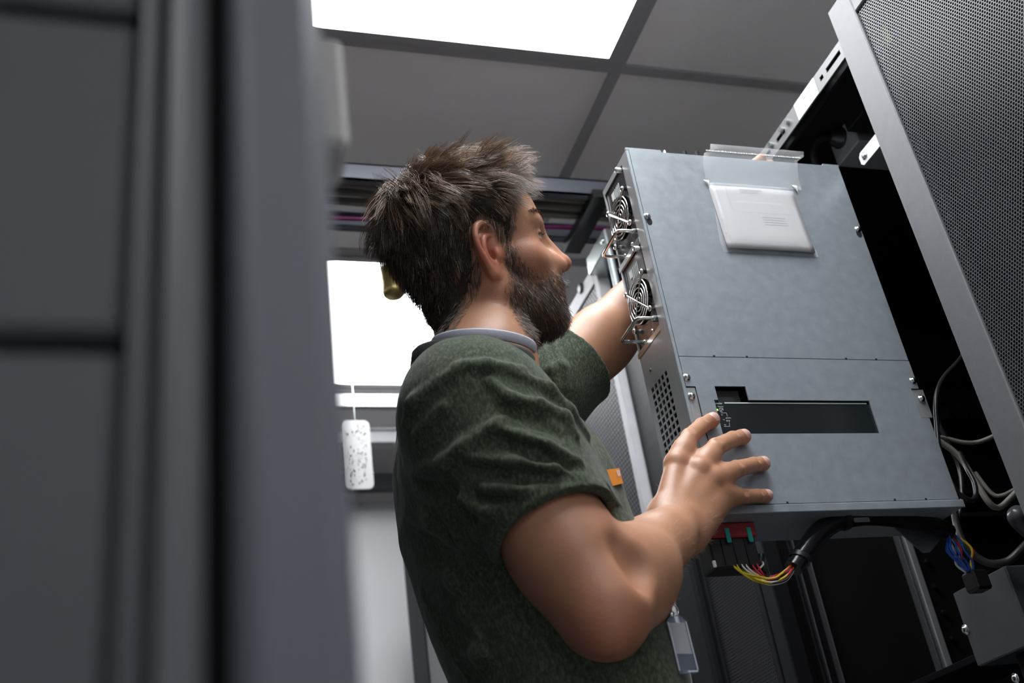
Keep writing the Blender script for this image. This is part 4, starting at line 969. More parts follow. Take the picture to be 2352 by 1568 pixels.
def add_hand_r(f):
    hn = A3([-.35, -1., .12]); hn /= np.linalg.norm(hn)        # outward normal of the back of the hand
    W_ = WR; fo = (WR-ER)/np.linalg.norm(WR-ER)
    m = {k: A3(v[0]) for k, v in FJ.items()}
    f.flat(WR-fo*.05, WR+fo*.005, .030, .0285, hn, .78, .02)
    pc = (m['index']+m['pinky'])/2
    lat = m['pinky']-m['index']; lat /= np.linalg.norm(lat)
    offs = {'index': -.017, 'middle': -.006, 'ring': .006, 'pinky': .016}
    for k in m:
        a = W_+fo*.006+lat*offs[k]-hn*.004; b = m[k]-hn*.006
        f.flat(a, b, .0165, .0135, hn, .85, .014)
        f.cone(a+hn*.006, m[k]+hn*.001, .0055, .0060, .012)   # tendons
    f.ell(pc-hn*.014, (.028, .020, .028), None, .02)
    f.cone(W_+lat*.018-hn*.010, m['pinky']-hn*.012+lat*.004, .016, .013, .02)
    # webbing
    ks = list(m)
    for a, b in zip(ks[:-1], ks[1:]): f.cone(m[a]-hn*.008+(A3(FJ[a][1])-m[a])*.22, m[b]-hn*.008+(A3(FJ[b][1])-m[b])*.22, .0065, .0065, .012)
    for k, J in FJ.items():
        J = [A3(p) for p in J]; r = FR[k]
        f.cone(J[0]-hn*.003, J[1], r[0]*1.06, r[1]*1.03, .006)
        f.chain(J[1:], r[1:], .0025)
        f.ell(J[0]+hn*.001, (.0098,)*3, None, .008)
        ax = (J[1]-J[0])/np.linalg.norm(J[1]-J[0]); mid = (J[0]+J[1])/2
        f.ell(mid-hn*.004, (r[0]*.9,)*3, None, .012)
        tip = (J[3]-J[2])/np.linalg.norm(J[3]-J[2])
        f.ell(J[3]-tip*.005+A3([0, .0015, 0]), (r[3]*1.02,)*3, None, .005)
        # knuckle creases over the middle and end joints
        for q, rr_ in ((J[1], r[1]), (J[2], r[2])):
            ax = (J[2]-J[1]) if q is J[2] else (J[2]-J[0]); ax = ax/np.linalg.norm(ax); sd = np.cross(ax, hn); sd /= np.linalg.norm(sd)
            top = np.cross(sd, ax); top = top if top@hn > 0 else -top
            for o in ((-.0030, 0., .0030) if q is J[1] else (-.001, .002)):
                f.cone(q+ax*o+top*rr_*1.0-sd*rr_*.5, q+ax*o+top*rr_*1.0+sd*rr_*.5, .0012, .0012, .0016, -1)
        # bed of the nail
        sd = np.cross(tip, hn); sd /= np.linalg.norm(sd); top = np.cross(sd, tip); top = top if top@hn > 0 else -top
    # thumb along the side of the unit
    T = [W_+fo*.010-lat*.020-hn*.012, A3([.5815, 1.130, .432]), A3([.603, 1.156, .464]), A3([.619, 1.180, .485])]
    f.chain(T, [.019, .0145, .0115, .0095], .014); f.ell(T[1], (.017, .017, .017), None, .015)
    f.cone(T[1]-hn*.004, m['index']-hn*.016, .012, .010, .02)
NAIL = []
def nails():
    hn = A3([-.35, -1., .12]); hn /= np.linalg.norm(hn)
    for k, J in FJ.items():
        J = [A3(p) for p in J]; r = FR[k][3]; tip = (J[3]-J[2])/np.linalg.norm(J[3]-J[2])
        sd = np.cross(tip, hn); sd /= np.linalg.norm(sd); top = np.cross(sd, tip); top = top if top@hn > 0 else -top
        NAIL.append((J[3]+top*r*.12, tip, sd, top, r))
def add_hand_l(f):
    g = A3([1.0010, 1.2620, 1.1360])                                 # finger ends, just above the top edge as seen from the lens
    fo = (g-WL)/np.linalg.norm(g-WL); lat = A3([.80, .1, -.58]); lat -= fo*(lat@fo); lat /= np.linalg.norm(lat); pn = np.cross(fo, lat); pn = pn if pn[1] < 0 else -pn
    c = WL+fo*.045
    f.flat(WL-fo*.06, WL+fo*.005, .030, .028, pn, .78, .02)
    for i, (o, L_) in enumerate(((-.027, .050), (-.009, .056), (.009, .052), (.026, .042))):
        kn = WL+fo*(.068-abs(i-1)*.004)+lat*o
        f.flat(WL+lat*o*.6, kn, .015, .0135, pn, .85, .014)
        a = kn+fo*.042+pn*.002; b = a+fo*.024+pn*.010; d_ = b+fo*.012+pn*.014
        f.chain([kn, a, b, d_], [.0118, .0102, .0093, .0080], .006)
    t0 = WL+fo*.02-lat*.024; f.chain([t0, t0+fo*.03-lat*.020+pn*.008, t0+fo*.055-lat*.020+pn*.022, t0+fo*.066-lat*.010+pn*.036], [.017, .013, .0112, .0092], .012)

BODY = Field()
add_torso(BODY, -.004); 
UPR = add_arm(BODY, SR, ER, WR, -1); UPL = add_arm(BODY, SL, EL, WL, 1)
add_forearm(BODY, *UPR, ER, WR); add_forearm(BODY, *UPL, EL, WL)
BODY.chain([A3([.4165, .9145, .3270]), A3([.4290, .9180, .3120]), A3([.4280, .9130, .2985])], [.0110, .0120, .0100], .022, -1)      # crook of the elbow
add_neck(BODY); add_head(BODY); add_hand_r(BODY); add_hand_l(BODY); nails()

def sleeve_hem(S_, E_, t): return S_+(E_-S_)*t
SHIRT, SLV, FOLDF = Field(), [], Field()
add_torso(SHIRT, .009)
for S_, UP, LEN in ((SR, UPR, .190), (SL, UPL, .185)):
    u = UP[0]; f_ = Field(); SLV.append(f_)
    SHIRT.ell(S_+u*.010, (.071, .071, .073), None, .045)
    f_.chain([S_+u*.0, S_+u*.09, S_+u*(LEN+.06)], [.068, .067, .0665], .03)
    f_.cone(S_+u*.06+UP[3]*.010, S_+u*(LEN+.06)+UP[3]*.002, .052, .056, .03)
    dz = -.018 if S_ is SR else .012
    SHIRT.chain([NB*.80+S_*.20+A3([-.002, 0, dz]), NB*.45+S_*.55+A3([-.006, 0, dz+.004])], [.049, .049], .04)
HEMR = (SR+UPR[0]*.176, A3(UPR[0])*.99-A3(UPR[3])*.08); HEML = (SL+UPL[0]*.180, UPL[0])
HEMR = (HEMR[0], HEMR[1]/np.linalg.norm(HEMR[1]))
NKC, NKA = A3([.362, 1.130, .645]), A3([.10, -.25, 1.0])      # neckline centre and axis
NKA = NKA/np.linalg.norm(NKA)
FOLDS = [
    (1, 0.006, [(0.2609, 0.9943, 0.4239), (0.2761, 0.9733, 0.4007), (0.2971, 0.9461, 0.3756), (0.318, 0.9273, 0.362)]),
    (1, 0.006, [(0.2971, 0.945, 0.3774), (0.3327, 0.9145, 0.3695), (0.3876, 0.9486, 0.3916), (0.401, 0.925, 0.3836)]),
    (-1, 0.007, [(0.2882, 0.9507, 0.3958), (0.3208, 0.9182, 0.3773), (0.3713, 0.9456, 0.3863)]),
    (1, 0.01, [(0.2657, 1.0183, 0.4219), (0.2874, 1.0131, 0.3815), (0.3137, 1.0119, 0.346)]),
    (1, 0.01, [(0.2938, 1.069, 0.3215), (0.3128, 1.0387, 0.2799), (0.3407, 1.0019, 0.2418)]),
    (1, 0.006, [(0.2457, 1.0291, 0.457), (0.261, 0.9714, 0.4413), (0.2753, 0.9464, 0.446), (0.304, 0.9235, 0.4572), (0.3192, 0.9194, 0.4687)]),
    (1, 0.006, [(0.3075, 0.9219, 0.4564), (0.3263, 0.9149, 0.442), (0.3523, 0.9111, 0.4293), (0.3857, 0.9159, 0.4163)]),
    (1, 0.006, [(0.2824, 0.9415, 0.4333), (0.3188, 0.9173, 0.4155), (0.3551, 0.9073, 0.4027), (0.3841, 0.9092, 0.3986)]),
    (1, 0.006, [(0.2923, 0.9412, 0.4008), (0.3241, 0.9155, 0.3875), (0.3607, 0.9036, 0.3799), (0.3923, 0.9123, 0.3852)]),
    (1, 0.006, [(0.3081, 0.9268, 0.5109), (0.3266, 0.9213, 0.4874), (0.3561, 0.9226, 0.4818), (0.3833, 0.9311, 0.4723), (0.3922, 0.93, 0.4516)]),
    (1, 0.006, [(0.3356, 0.9285, 0.5219), (0.3743, 0.9392, 0.5092), (0.3956, 0.9472, 0.488), (0.4206, 0.9682, 0.4699)]),
    (1, 0.006, [(0.2778, 0.9386, 0.5274), (0.2388, 0.9794, 0.5134), (0.2341, 1.0023, 0.4994)]),
    (1, 0.006, [(0.2642, 0.9487, 0.4937), (0.2408, 0.9924, 0.4819)]),
    (-1, 0.007, [(0.2485, 1.0429, 0.4528), (0.2678, 0.9806, 0.4157), (0.2866, 0.9701, 0.3809)]),
    (-1, 0.007, [(0.3092, 0.9213, 0.4429), (0.3397, 0.9118, 0.4243), (0.3723, 0.9095, 0.4069)]),
    (-1, 0.007, [(0.2883, 0.9404, 0.4167), (0.324, 0.9161, 0.4011), (0.372, 0.9045, 0.3896)]),
    (-1, 0.007, [(0.3147, 0.9224, 0.4796), (0.3472, 0.9168, 0.4623), (0.3731, 0.9191, 0.4465)]),
    (1, 0.01, [(0.2777, 1.1628, 0.3688), (0.2899, 1.1312, 0.3154), (0.303, 1.1154, 0.2667)]),
    (1, 0.01, [(0.2983, 1.1347, 0.2848), (0.3059, 1.0662, 0.2748), (0.3267, 1.0187, 0.2603)]),
    (1, 0.01, [(0.2573, 1.1156, 0.4467), (0.2685, 1.0575, 0.4134), (0.2905, 1.0297, 0.3732)]),
    (1, 0.01, [(0.27, 1.1398, 0.3993), (0.2872, 1.0652, 0.3526), (0.3098, 1.0347, 0.3007)]),
    (1, 0.006, [(0.2796, 0.9387, 0.5349), (0.3097, 0.9295, 0.5303), (0.3485, 0.9332, 0.5279)]),
    (1, 0.007, [(0.5242, 1.2669, 0.7575), (0.5264, 1.2575, 0.7173), (0.5285, 1.2621, 0.6859)]),
    (1, 0.007, [(0.51, 1.2675, 0.7502), (0.5091, 1.2571, 0.7097), (0.5149, 1.2598, 0.6844)])]
#==FOLDS==
if FOLDS:
    for op, r_, pts in FOLDS:
        n_ = len(pts)
        FOLDF.chain([A3(p) for p in pts], [r_*(.55 if i in (0, n_-1) else 1.0) for i in range(n_)], .009, op)
NECKCUT = Field(); NECKCUT.chain([NKC-NKA*.012, NKC+NKA*.12], [.064, .090], .01)
ARMF = []
for S_, E_, W_, sd_ in ((SR, ER, WR, -1), (SL, EL, WL, 1)): f_ = Field(); add_arm(f_, S_, E_, W_, sd_); ARMF.append(f_)
def shirt(P, bi=None):
    D = SHIRT(P, bi); E_ = None
    for (h, n), f_, af in ((HEMR, SLV[0], ARMF[0]), (HEML, SLV[1], ARMF[1])):
        d = f_(P, bi); q = P-h.astype(P.dtype); a = q@n.astype(P.dtype); rr_ = (q*q).sum(-1)-a*a
        if ((a > -.09) & (a < .02) & (rr_ < .014)).any():
            bd = af(P, bi); d = np.where((a > -.09) & (rr_ < .014), np.minimum(d, bd-.0065), d)      # the cloth clears the arm
            d = np.where(a > -.014, np.maximum(d, -(bd-.0030)), d)                                   # shallow recess so the hem has thickness
        d = np.maximum(d, a)                                                     # the hem
        D = np.where(a > -.02, np.minimum(D, d), smin(D, d, .04))
        g = np.where(rr_ < .016, np.clip(-(a+.004)/.02, 0, 1), 1); E_ = g if E_ is None else np.minimum(E_, g)
    if FOLDS: D = D+np.clip(FOLDF(P, bi, D)-D, -.0105, .0045)*E_
    return np.maximum(D, -NECKCUT(P, bi))

#==MESH==
import time as _t
MAN = empty('person', (0, 0, 0), 'bearded man in dark green t-shirt holding the grey unit with both hands', 'person')
FOOT = A3([.40, 1.14, 0.0])
MAN.location = (float(FOOT[0]*MU), float(FOOT[1]*MU), 0); MO = np.array([FOOT[0]*MU, FOOT[1]*MU, 0])
def person_mesh(name, V, Q, m, parent=None, smooth=True):
    return np_mesh(name, up_z(V), Q, m, parent or MAN, smooth, org=tuple(MO), unit=1.0)
def add_attr(o, name, val):
    a = o.data.attributes.new(name, 'FLOAT', 'POINT'); a.data.foreach_set('value', np.asarray(val, np.float32))
BV, BQ = net(BODY, (.20, .86, .06), (1.06, 1.46, 1.17), .0023, [(BODY, None)])
BV = relax(BV, BQ, 1, .35)
# the right hand again with a finer grid, joined to the same surface at the wrist
FO_ = (WR-ER)/np.linalg.norm(WR-ER); ct = (BV-WR)@FO_; near = np.linalg.norm(BV-(WR+FO_*.08), axis=1) < .17
hand = (ct > -.008) & near; keep = ~hand[BQ].all(1)
HV, HQ = net(BODY, (.50, 1.00, .36), (.76, 1.24, .61), .0011, [(BODY, None)]); hk = (((HV-WR)@FO_)[HQ] > -.0105).all(1); HQ = HQ[hk]
HV = relax(HV, HQ, 1, .3)
BQ = np.concatenate([BQ[keep], HQ+len(BV)]); BV = np.concatenate([BV, HV]); us = np.unique(BQ); rm = np.full(len(BV), -1); rm[us] = np.arange(len(us)); BV, BQ = BV[us], rm[BQ]
BN = vnormals(BV, BQ)
HB = hl(BV)
# redness where blood is near: ear, nose, cheek, elbow, knuckles, finger ends
def blob(P, c, r): d = np.linalg.norm(P-c, axis=-1)/r; return np.exp(-d*d)
red = 1.3*blob(HB, A3([-.010, -.085, -.002]), .038)+.9*blob(HB, A3([-.010, .085, -.002]), .035)+.8*blob(HB, A3([.119, 0, -.016]), .020)+.45*blob(HB, A3([.065, -.05, -.005]), .03)+.45*blob(HB, A3([.065, .05, -.005]), .03)
red = red+.8*blob(BV, ER+(UPR[0]-UPR[1])*.02, .045)+.35*blob(BV, (SR+ER)/2+(ER-SR)*.2, .07)
for k_, J_ in FJ.items():
    red = red+.45*blob(BV, A3(J_[3]), .013)+.30*blob(BV, A3(J_[1]), .012)+.30*blob(BV, A3(J_[0]), .016)
skin = bpy.data.materials.new('skin'); skin.use_nodes = True
nt = skin.node_tree; b = nt.nodes['Principled BSDF']; b.inputs['Roughness'].default_value = .44; b.inputs['Specular IOR Level'].default_value = .42
b.inputs['Subsurface Weight'].default_value = .12; b.inputs['Subsurface Radius'].default_value = (1.0, .35, .2); b.inputs['Subsurface Scale'].default_value = .006
at = nt.nodes.new('ShaderNodeAttribute'); at.attribute_name = 'redness'
tc = nt.nodes.new('ShaderNodeTexCoord'); n1 = nt.nodes.new('ShaderNodeTexNoise'); n1.inputs['Scale'].default_value = 38; n1.inputs['Detail'].default_value = 5
nt.links.new(tc.outputs['Object'], n1.inputs['Vector'])
m1 = nt.nodes.new('ShaderNodeMix'); m1.data_type = 'RGBA'; m1.inputs[6].default_value = (.35, .168, .094, 1); m1.inputs[7].default_value = (.48, .250, .150, 1); nt.links.new(n1.outputs['Fac'], m1.inputs[0])
m2 = nt.nodes.new('ShaderNodeMix'); m2.data_type = 'RGBA'; m2.inputs[7].default_value = (.40, .110, .065, 1); nt.links.new(m1.outputs[2], m2.inputs[6])
mr = nt.nodes.new('ShaderNodeMath'); mr.operation = 'MULTIPLY'; mr.inputs[1].default_value = .62; mr.use_clamp = True; nt.links.new(at.outputs['Fac'], mr.inputs[0]); nt.links.new(mr.outputs[0], m2.inputs[0])
nt.links.new(m2.outputs[2], b.inputs['Base Color'])
n2 = nt.nodes.new('ShaderNodeTexNoise'); n2.inputs['Scale'].default_value = 420; n2.inputs['Detail'].default_value = 3; nt.links.new(tc.outputs['Object'], n2.inputs['Vector'])
v2 = nt.nodes.new('ShaderNodeTexVoronoi'); v2.inputs['Scale'].default_value = 650; nt.links.new(tc.outputs['Object'], v2.inputs['Vector'])
ad = nt.nodes.new('ShaderNodeMath'); ad.operation = 'ADD'; 
mpw = nt.nodes.new('ShaderNodeMapping'); mpw.inputs['Rotation'].default_value = (.3, .75, .2); mpw.inputs['Scale'].default_value = (1, 1, 5.5); nt.links.new(tc.outputs['Object'], mpw.inputs['Vector'])
n4 = nt.nodes.new('ShaderNodeTexNoise'); n4.inputs['Scale'].default_value = 95; n4.inputs['Detail'].default_value = 4; nt.links.new(mpw.outputs[0], n4.inputs['Vector'])
a4 = nt.nodes.new('ShaderNodeMath'); a4.operation = 'MULTIPLY_ADD'; a4.inputs[1].default_value = .8; nt.links.new(n4.outputs['Fac'], a4.inputs[0]); nt.links.new(n2.outputs['Fac'], a4.inputs[2])
nt.links.new(a4.outputs[0], ad.inputs[0]); nt.links.new(v2.outputs['Distance'], ad.inputs[1])
bp = nt.nodes.new('ShaderNodeBump'); bp.inputs['Strength'].default_value = .16; bp.inputs['Distance'].default_value = .0007; nt.links.new(ad.outputs[0], bp.inputs['Height']); nt.links.new(bp.outputs[0], b.inputs['Normal'])
BO = person_mesh('body', BV, BQ, skin); add_attr(BO, 'redness', np.clip(red, 0, 1.4))

# t-shirt
SV, SQ = net(shirt, (.20, .84, .02), (.66, 1.46, .84), .0028, [(ARMF[0], .03), (ARMF[1], .03), (SHIRT, None), (SLV[0], None), (SLV[1], None), (FOLDF, .02), (NECKCUT, None)])
# fine crumple
SN = vnormals(SV, SQ)
def vnoise(P, sc, seed):
    rg = np.random.default_rng(seed); g = rg.random((24, 24, 24)); Pq = P*sc; i = np.floor(Pq).astype(int); f_ = Pq-i; f_ = f_*f_*(3-2*f_); o = 0
    for a in (0, 1):
        for b_ in (0, 1):
            for c_ in (0, 1):
                w_ = (f_[:, 0] if a else 1-f_[:, 0])*(f_[:, 1] if b_ else 1-f_[:, 1])*(f_[:, 2] if c_ else 1-f_[:, 2])
                o = o+w_*g[(i[:, 0]+a) % 24, (i[:, 1]+b_) % 24, (i[:, 2]+c_) % 24]
    return o-.5
SV = SV+SN*(.0026*vnoise(SV, 15, 1)+.0016*vnoise(SV, 34, 2)+.0007*vnoise(SV, 80, 3))[:, None]
SV = relax(SV, SQ, 1, .4)
cloth = bpy.data.materials.new('heather_jersey'); cloth.use_nodes = True
nt = cloth.node_tree; b = nt.nodes['Principled BSDF']; b.inputs['Roughness'].default_value = .92; b.inputs['Specular IOR Level'].default_value = .12; b.inputs['Sheen Weight'].default_value = .12; b.inputs['Sheen Roughness'].default_value = .5
tc = nt.nodes.new('ShaderNodeTexCoord'); mp = nt.nodes.new('ShaderNodeMapping'); mp.inputs['Rotation'].default_value = (.2, .5, .3); mp.inputs['Scale'].default_value = (1, 1, .45); nt.links.new(tc.outputs['Object'], mp.inputs['Vector'])
n1 = nt.nodes.new('ShaderNodeTexNoise'); n1.inputs['Scale'].default_value = 330; n1.inputs['Detail'].default_value = 6; n1.inputs['Roughness'].default_value = .7; nt.links.new(mp.outputs[0], n1.inputs['Vector'])
cr = nt.nodes.new('ShaderNodeValToRGB'); e = cr.color_ramp.elements; e[0].position = .30; e[0].color = (.016, .022, .014, 1); e[1].position = .74; e[1].color = (.125, .140, .092, 1)
q = cr.color_ramp.elements.new(.5); q.color = (.042, .054, .034, 1)
nt.links.new(n1.outputs['Fac'], cr.inputs['Fac']); nt.links.new(cr.outputs['Color'], b.inputs['Base Color'])
n3 = nt.nodes.new('ShaderNodeTexNoise'); n3.inputs['Scale'].default_value = 900; nt.links.new(tc.outputs['Object'], n3.inputs['Vector'])
bp = nt.nodes.new('ShaderNodeBump'); bp.inputs['Strength'].default_value = .5; bp.inputs['Distance'].default_value = .0008; nt.links.new(n3.outputs['Fac'], bp.inputs['Height']); nt.links.new(bp.outputs[0], b.inputs['Normal'])
SH = person_mesh('t_shirt', SV, SQ, cloth); ORG[SH.name] = Vector(tuple(MO/UNIT))
print('person meshes', len(BV), len(SV))
# ------------------------------------------------------------------ hair, beard, brows, eyes, nails
def poly_sd(x, z, poly):
    """signed distance to a polygon, positive inside"""
    p = np.asarray(poly); d2 = np.full(x.shape, 1e9); ins = np.zeros(x.shape, bool); n = len(p)
    for i in range(n):
        a, b_ = p[i], p[(i+1) % n]; e = b_-a; wx, wz = x-a[0], z-a[1]; t = np.clip((wx*e[0]+wz*e[1])/(e@e), 0, 1)
        d2 = np.minimum(d2, (wx-e[0]*t)**2+(wz-e[1]*t)**2)
        c = ((a[1] <= z) != (b_[1] <= z)); xx = a[0]+(z-a[1])*e[0]/(e[1] if abs(e[1]) > 1e-12 else 1e-12); ins ^= c & (x < xx)
    return np.where(ins, 1, -1)*np.sqrt(d2)
HPOLY = [(.082, .25), (.076, .112), (.060, .096), (.055, .080), (.048, .045), (.041, .020), (.036, .0), (.030, -.018), (.020, -.018), (.020, .010), (.012, .031), (-.002, .040), (-.012, .030), (-.016, .010), (-.018, -.02), (-.030, -.046), (-.054, -.074), (-.080, -.100), (-.2, -.105), (-.2, .25)]
BPOLY = [(.020, .016), (.038, .008), (.044, -.014), (.060, -.033), (.078, -.033), (.093, -.026), (.13, -.030), (.13, -.17), (.04, -.160), (.014, -.128), (.004, -.090), (.005, -.060), (.013, -.035)]
def hair_mask(L): return poly_sd(L[..., 0], L[..., 2], HPOLY)
def beard_mask(L):
    m = poly_sd(L[..., 0], L[..., 2], BPOLY)
    nose = np.sqrt(((L-A3([.114, 0, -.014]))**2).sum(-1))-.021; lips = np.sqrt((((L-A3([.104, 0, -.0535]))/A3([1, 2.6, .95]))**2).sum(-1))-.0085
    return np.minimum(np.minimum(m, nose), lips)
HEADF = Field(); add_neck(HEADF); add_head(HEADF, False)
def cap_field(P, bi=None):
    L = hl(P); m = hair_mask(L)
    top = np.clip((L[..., 2]-.03)/.07, 0, 1); back = np.clip((-L[..., 0]-.02)/.06, 0, 1); low = np.clip((L[..., 2]+.09)/.06, 0, 1)
    th = (.006+.010*top+.008*back)*(.35+.65*low)*np.clip((m-.006)/.022, 0, 1)**.8
    return HEADF(P, bi)-np.where(m < -.002, -.004, th)
hc = bpy.data.materials.new('hair'); hc.use_nodes = True
nt = hc.node_tree; b = nt.nodes['Principled BSDF']; b.inputs['Roughness'].default_value = .34; b.inputs['Specular IOR Level'].default_value = .7
at = nt.nodes.new('ShaderNodeAttribute'); at.attribute_name = 'shade'
cr = nt.nodes.new('ShaderNodeValToRGB'); e = cr.color_ramp.elements; e[0].position = 0; e[0].color = (.020, .014, .010, 1); e[1].position = 1; e[1].color = (.62, .57, .51, 1)
for pos, c in ((.42, (.078, .045, .026, 1)), (.70, (.25, .145, .074, 1)), (.86, (.46, .30, .17, 1))):
    q = cr.color_ramp.elements.new(pos); q.color = c
nt.links.new(at.outputs['Fac'], cr.inputs['Fac']); nt.links.new(cr.outputs['Color'], b.inputs['Base Color'])
scalp = mat('hair_base', (.026, .019, .014), .75, noise=.35, nscale=260, bump=1.0, bscale=420, spec=.2)
lo_ = HT-A3([.17, .13, .15]); hi_ = HT+A3([.15, .13, .19])
CV, CQ = net(cap_field, lo_, hi_, .0030, [(HEADF, None)])
cm = hair_mask(hl(CV)); lim = np.where(hl(CV)[:, 2] < .055, .0075, .005); keep = ((cm-lim)[CQ] > 0).all(1); CQ = CQ[keep]; us = np.unique(CQ); remap = np.full(len(CV), -1); remap[us] = np.arange(len(us)); CV, CQ = CV[us], remap[CQ]
CN = vnormals(CV, CQ)
CV = CV+CN*(.0045*vnoise(CV, 60, 11)+.002*vnoise(CV, 150, 12))[:, None]
CAP = person_mesh('hair', CV, CQ, scalp)

def strands(name, root, nrm, length, flow, lift, grav, wild, jit, rad_, shade, K, parent, seed, clr=None, m=hc, bend=.35, clump=None):
    """root (n,3), nrm (n,3): grows n tapered three-sided strands"""
    rg = np.random.default_rng(seed); n = len(root)
    nv = np.stack([vnoise(root, wild[1], seed+i) for i in range(3)], 1)*2*wild[0]+rg.normal(0, jit, (n, 3))
    nv2 = np.stack([vnoise(root, wild[1]*1.7, seed+7+i) for i in range(3)], 1)*2*wild[0]+rg.normal(0, jit, (n, 3))
    lift = np.broadcast_to(np.asarray(lift, float), (n,))[:, None]
    d = nrm*lift+flow*(1-lift)+nv; d /= np.linalg.norm(d, axis=1, keepdims=True)
    P = [root-nrm*.002]; st = (length/(K-1))[:, None]; g = A3([0, 0, -1.])
    for k in range(1, K):
        t = k/(K-1)
        P.append(P[-1]+d*st)
        d = d+(flow*bend+g*np.broadcast_to(np.asarray(grav, float), (n,))[:, None])*(1.2/(K-1))*2+nv2*.5*t; d /= np.linalg.norm(d, axis=1, keepdims=True)
        if clr is not None:                                           # keep off the skull
            q = P[-1]; dd = clr(q); P[-1] = q+nrm*np.maximum(0, .0015-dd)[:, None]
    P = np.stack(P, 1)                                                # n,K,3
    if clump:                                                         # gather neighbouring strands into locks
        M_, c_ = clump; gi = rg.choice(n, M_, replace=False); near = np.concatenate([((q[:, None]-root[gi][None])**2).sum(2).argmin(1) for q in np.array_split(root, 12)])
        G_ = P[gi[near]]; off = (root-root[gi[near]])[:, None]; t = (np.arange(K)/(K-1))[None, :, None]**1.1
        P = P+(G_+off*.30-P)*t*(np.asarray(c_)*np.ones(n))[:, None, None]
    T = np.gradient(P, axis=1); T /= np.linalg.norm(T, axis=2, keepdims=True)+1e-9
    a = np.cross(T, A3([.31, .77, .55])); a /= np.linalg.norm(a, axis=2, keepdims=True)+1e-9; c = np.cross(T, a)
    w_ = (rad_*np.ones(n))[:, None]*np.linspace(1, .12, K)[None]**.6
    V = np.stack([P+(a*math.cos(t)+c*math.sin(t))*w_[..., None] for t in (0, 2.094, 4.189)], 2)   # n,K,3,3
    base = (np.arange(n)*K*3)[:, None, None]; kk = (np.arange(K-1)*3)[None, :, None]; i = np.arange(3)[None, None]; j = (i+1) % 3
    Q = np.stack([base+kk+i, base+kk+j, base+kk+3+j, base+kk+3+i], -1).reshape(-1, 4)
    o = person_mesh(name, V.reshape(-1, 3), Q, m, parent); o['kind'] = 'stuff'
    add_attr(o, 'shade', np.repeat(np.clip(shade, 0, 1), K*3)); return o
def sample(V, N, wgt, n, seed, jit=.0012):
    rg = np.random.default_rng(seed); p = np.clip(wgt, 0, None); p = p/p.sum(); i = rg.choice(len(V), n, p=p); return V[i]+rg.normal(0, jit, (n, 3)), N[i]
def norm(v): return v/(np.linalg.norm(v, axis=-1, keepdims=True)+1e-9)
# scalp hair grows from the crown outwards
def hair_set(n, seed, top_only=False):
    L = hl(CV); m = hair_mask(L); w_ = np.clip((m+.001)/.006, 0, 1)
    if top_only: w_ = w_*np.clip((L[:, 2]-.075)/.03, 0, 1)
    R_, N_ = sample(CV, CN, w_, n, seed); Lr = hl(R_)
    crown = hw(-.055, .004, .135); rad = R_-crown; fl = rad-N_*(rad*N_).sum(1, keepdims=True); fl = norm(fl)
    side = np.clip((.085-Lr[:, 2])/.05, 0, 1); back = np.clip((-Lr[:, 0]-.03)/.05, 0, 1); front = np.clip((Lr[:, 0]-.01)/.05, 0, 1)
    dn = HR@A3([-.25, 0, -1.]); fw = HR@A3([1., 0, .05])
    fl = norm(fl*(1-.55*side)[:, None]+dn*(.8*side)[:, None]+fw*(.5*(1-side))[:, None])
    low = np.clip((Lr[:, 2]+.09)/.07, .0, 1)
    mk = np.clip(hair_mask(Lr)/.035, .28, 1)
    ln = (.015+.022*(1-side)+.006*back*(1-side*.5)+.008*front*(1-side))*(.35+.65*low)*np.where(Lr[:, 2] < .06, mk, 1)
    return R_, N_, fl, ln, side, back, front, Lr
R_, N_, fl, ln, side, back, front, Lr = hair_set(14000, 21)
rg = np.random.default_rng(5); n = len(R_)
grey = (rg.random(n) < (.05+.34*np.clip((Lr[:, 0]-.0)/.05, 0, 1)*side))
sh_ = np.where(grey, rg.uniform(.85, 1, n), rg.beta(2.2, 2.2, n)*.40+.12+.20*(1-side)+.55*vnoise(R_, 85, 77))  # top strands get a lighter colour, painting in the light from above
strands('hair_strands', R_, N_, ln*rg.uniform(.7, 1.2, n), fl, .14+.20*(1-side)+.05*back+.26*front*(1-side), .10-.10*front*(1-side), (.46, 44), .10, .00027, sh_, 6, CAP, 31, bend=.28, clump=(520, .35+.42*(1-side)))
# short hair along the hairline, growing from the skin
er = ((HB[:, 0]+.008)/.026)**2+(HB[:, 2]/.042)**2; hm = hair_mask(HB)
w_ = ((hm > -.0015) & (hm < .019) & ((np.abs(HB[:, 1]) < .0765) | (er > 1)) & (HB[:, 2] > -.12) & (np.linalg.norm(HB, axis=1) < .19)).astype(float)
R_, N_ = sample(BV, BN, w_, 8500, 24); Lr = hl(R_); n = len(R_); dn = HR@A3([-.30, 0, -1.]); fl = norm(dn-N_*(N_@dn)[:, None])
up_ = np.clip((Lr[:, 2]-.05)/.03, 0, 1)[:, None]; fl = norm(fl*(1-up_)+(HR@A3([.5, 0, .1]))*up_)
e_ = np.clip((hair_mask(Lr)+.002)/.010, .3, 1)
strands('hairline_strands', R_, N_, (.008+.012*e_)*rg.uniform(.7, 1.2, n), fl, .16, .03, (.30, 60), .12, .00026, np.where(rg.random(n) < .16, .9, rg.beta(2, 2, n)*.45+.05), 5, CAP, 33)
R_, N_, fl, ln, side, back, front, Lr = hair_set(2600, 22, True)
n = len(R_); sh_ = rg.beta(3, 2, n)*.36+.34+.45*vnoise(R_, 85, 78)  # tufts on top coloured lighter, as painted highlights
strands('hair_tufts', R_, N_, (ln+.009)*rg.uniform(.7, 1.35, n), fl, .36+.16*front, .20-.12*front, (.85, 40), .10, .00036, sh_, 7, CAP, 41, clump=(150, .75))
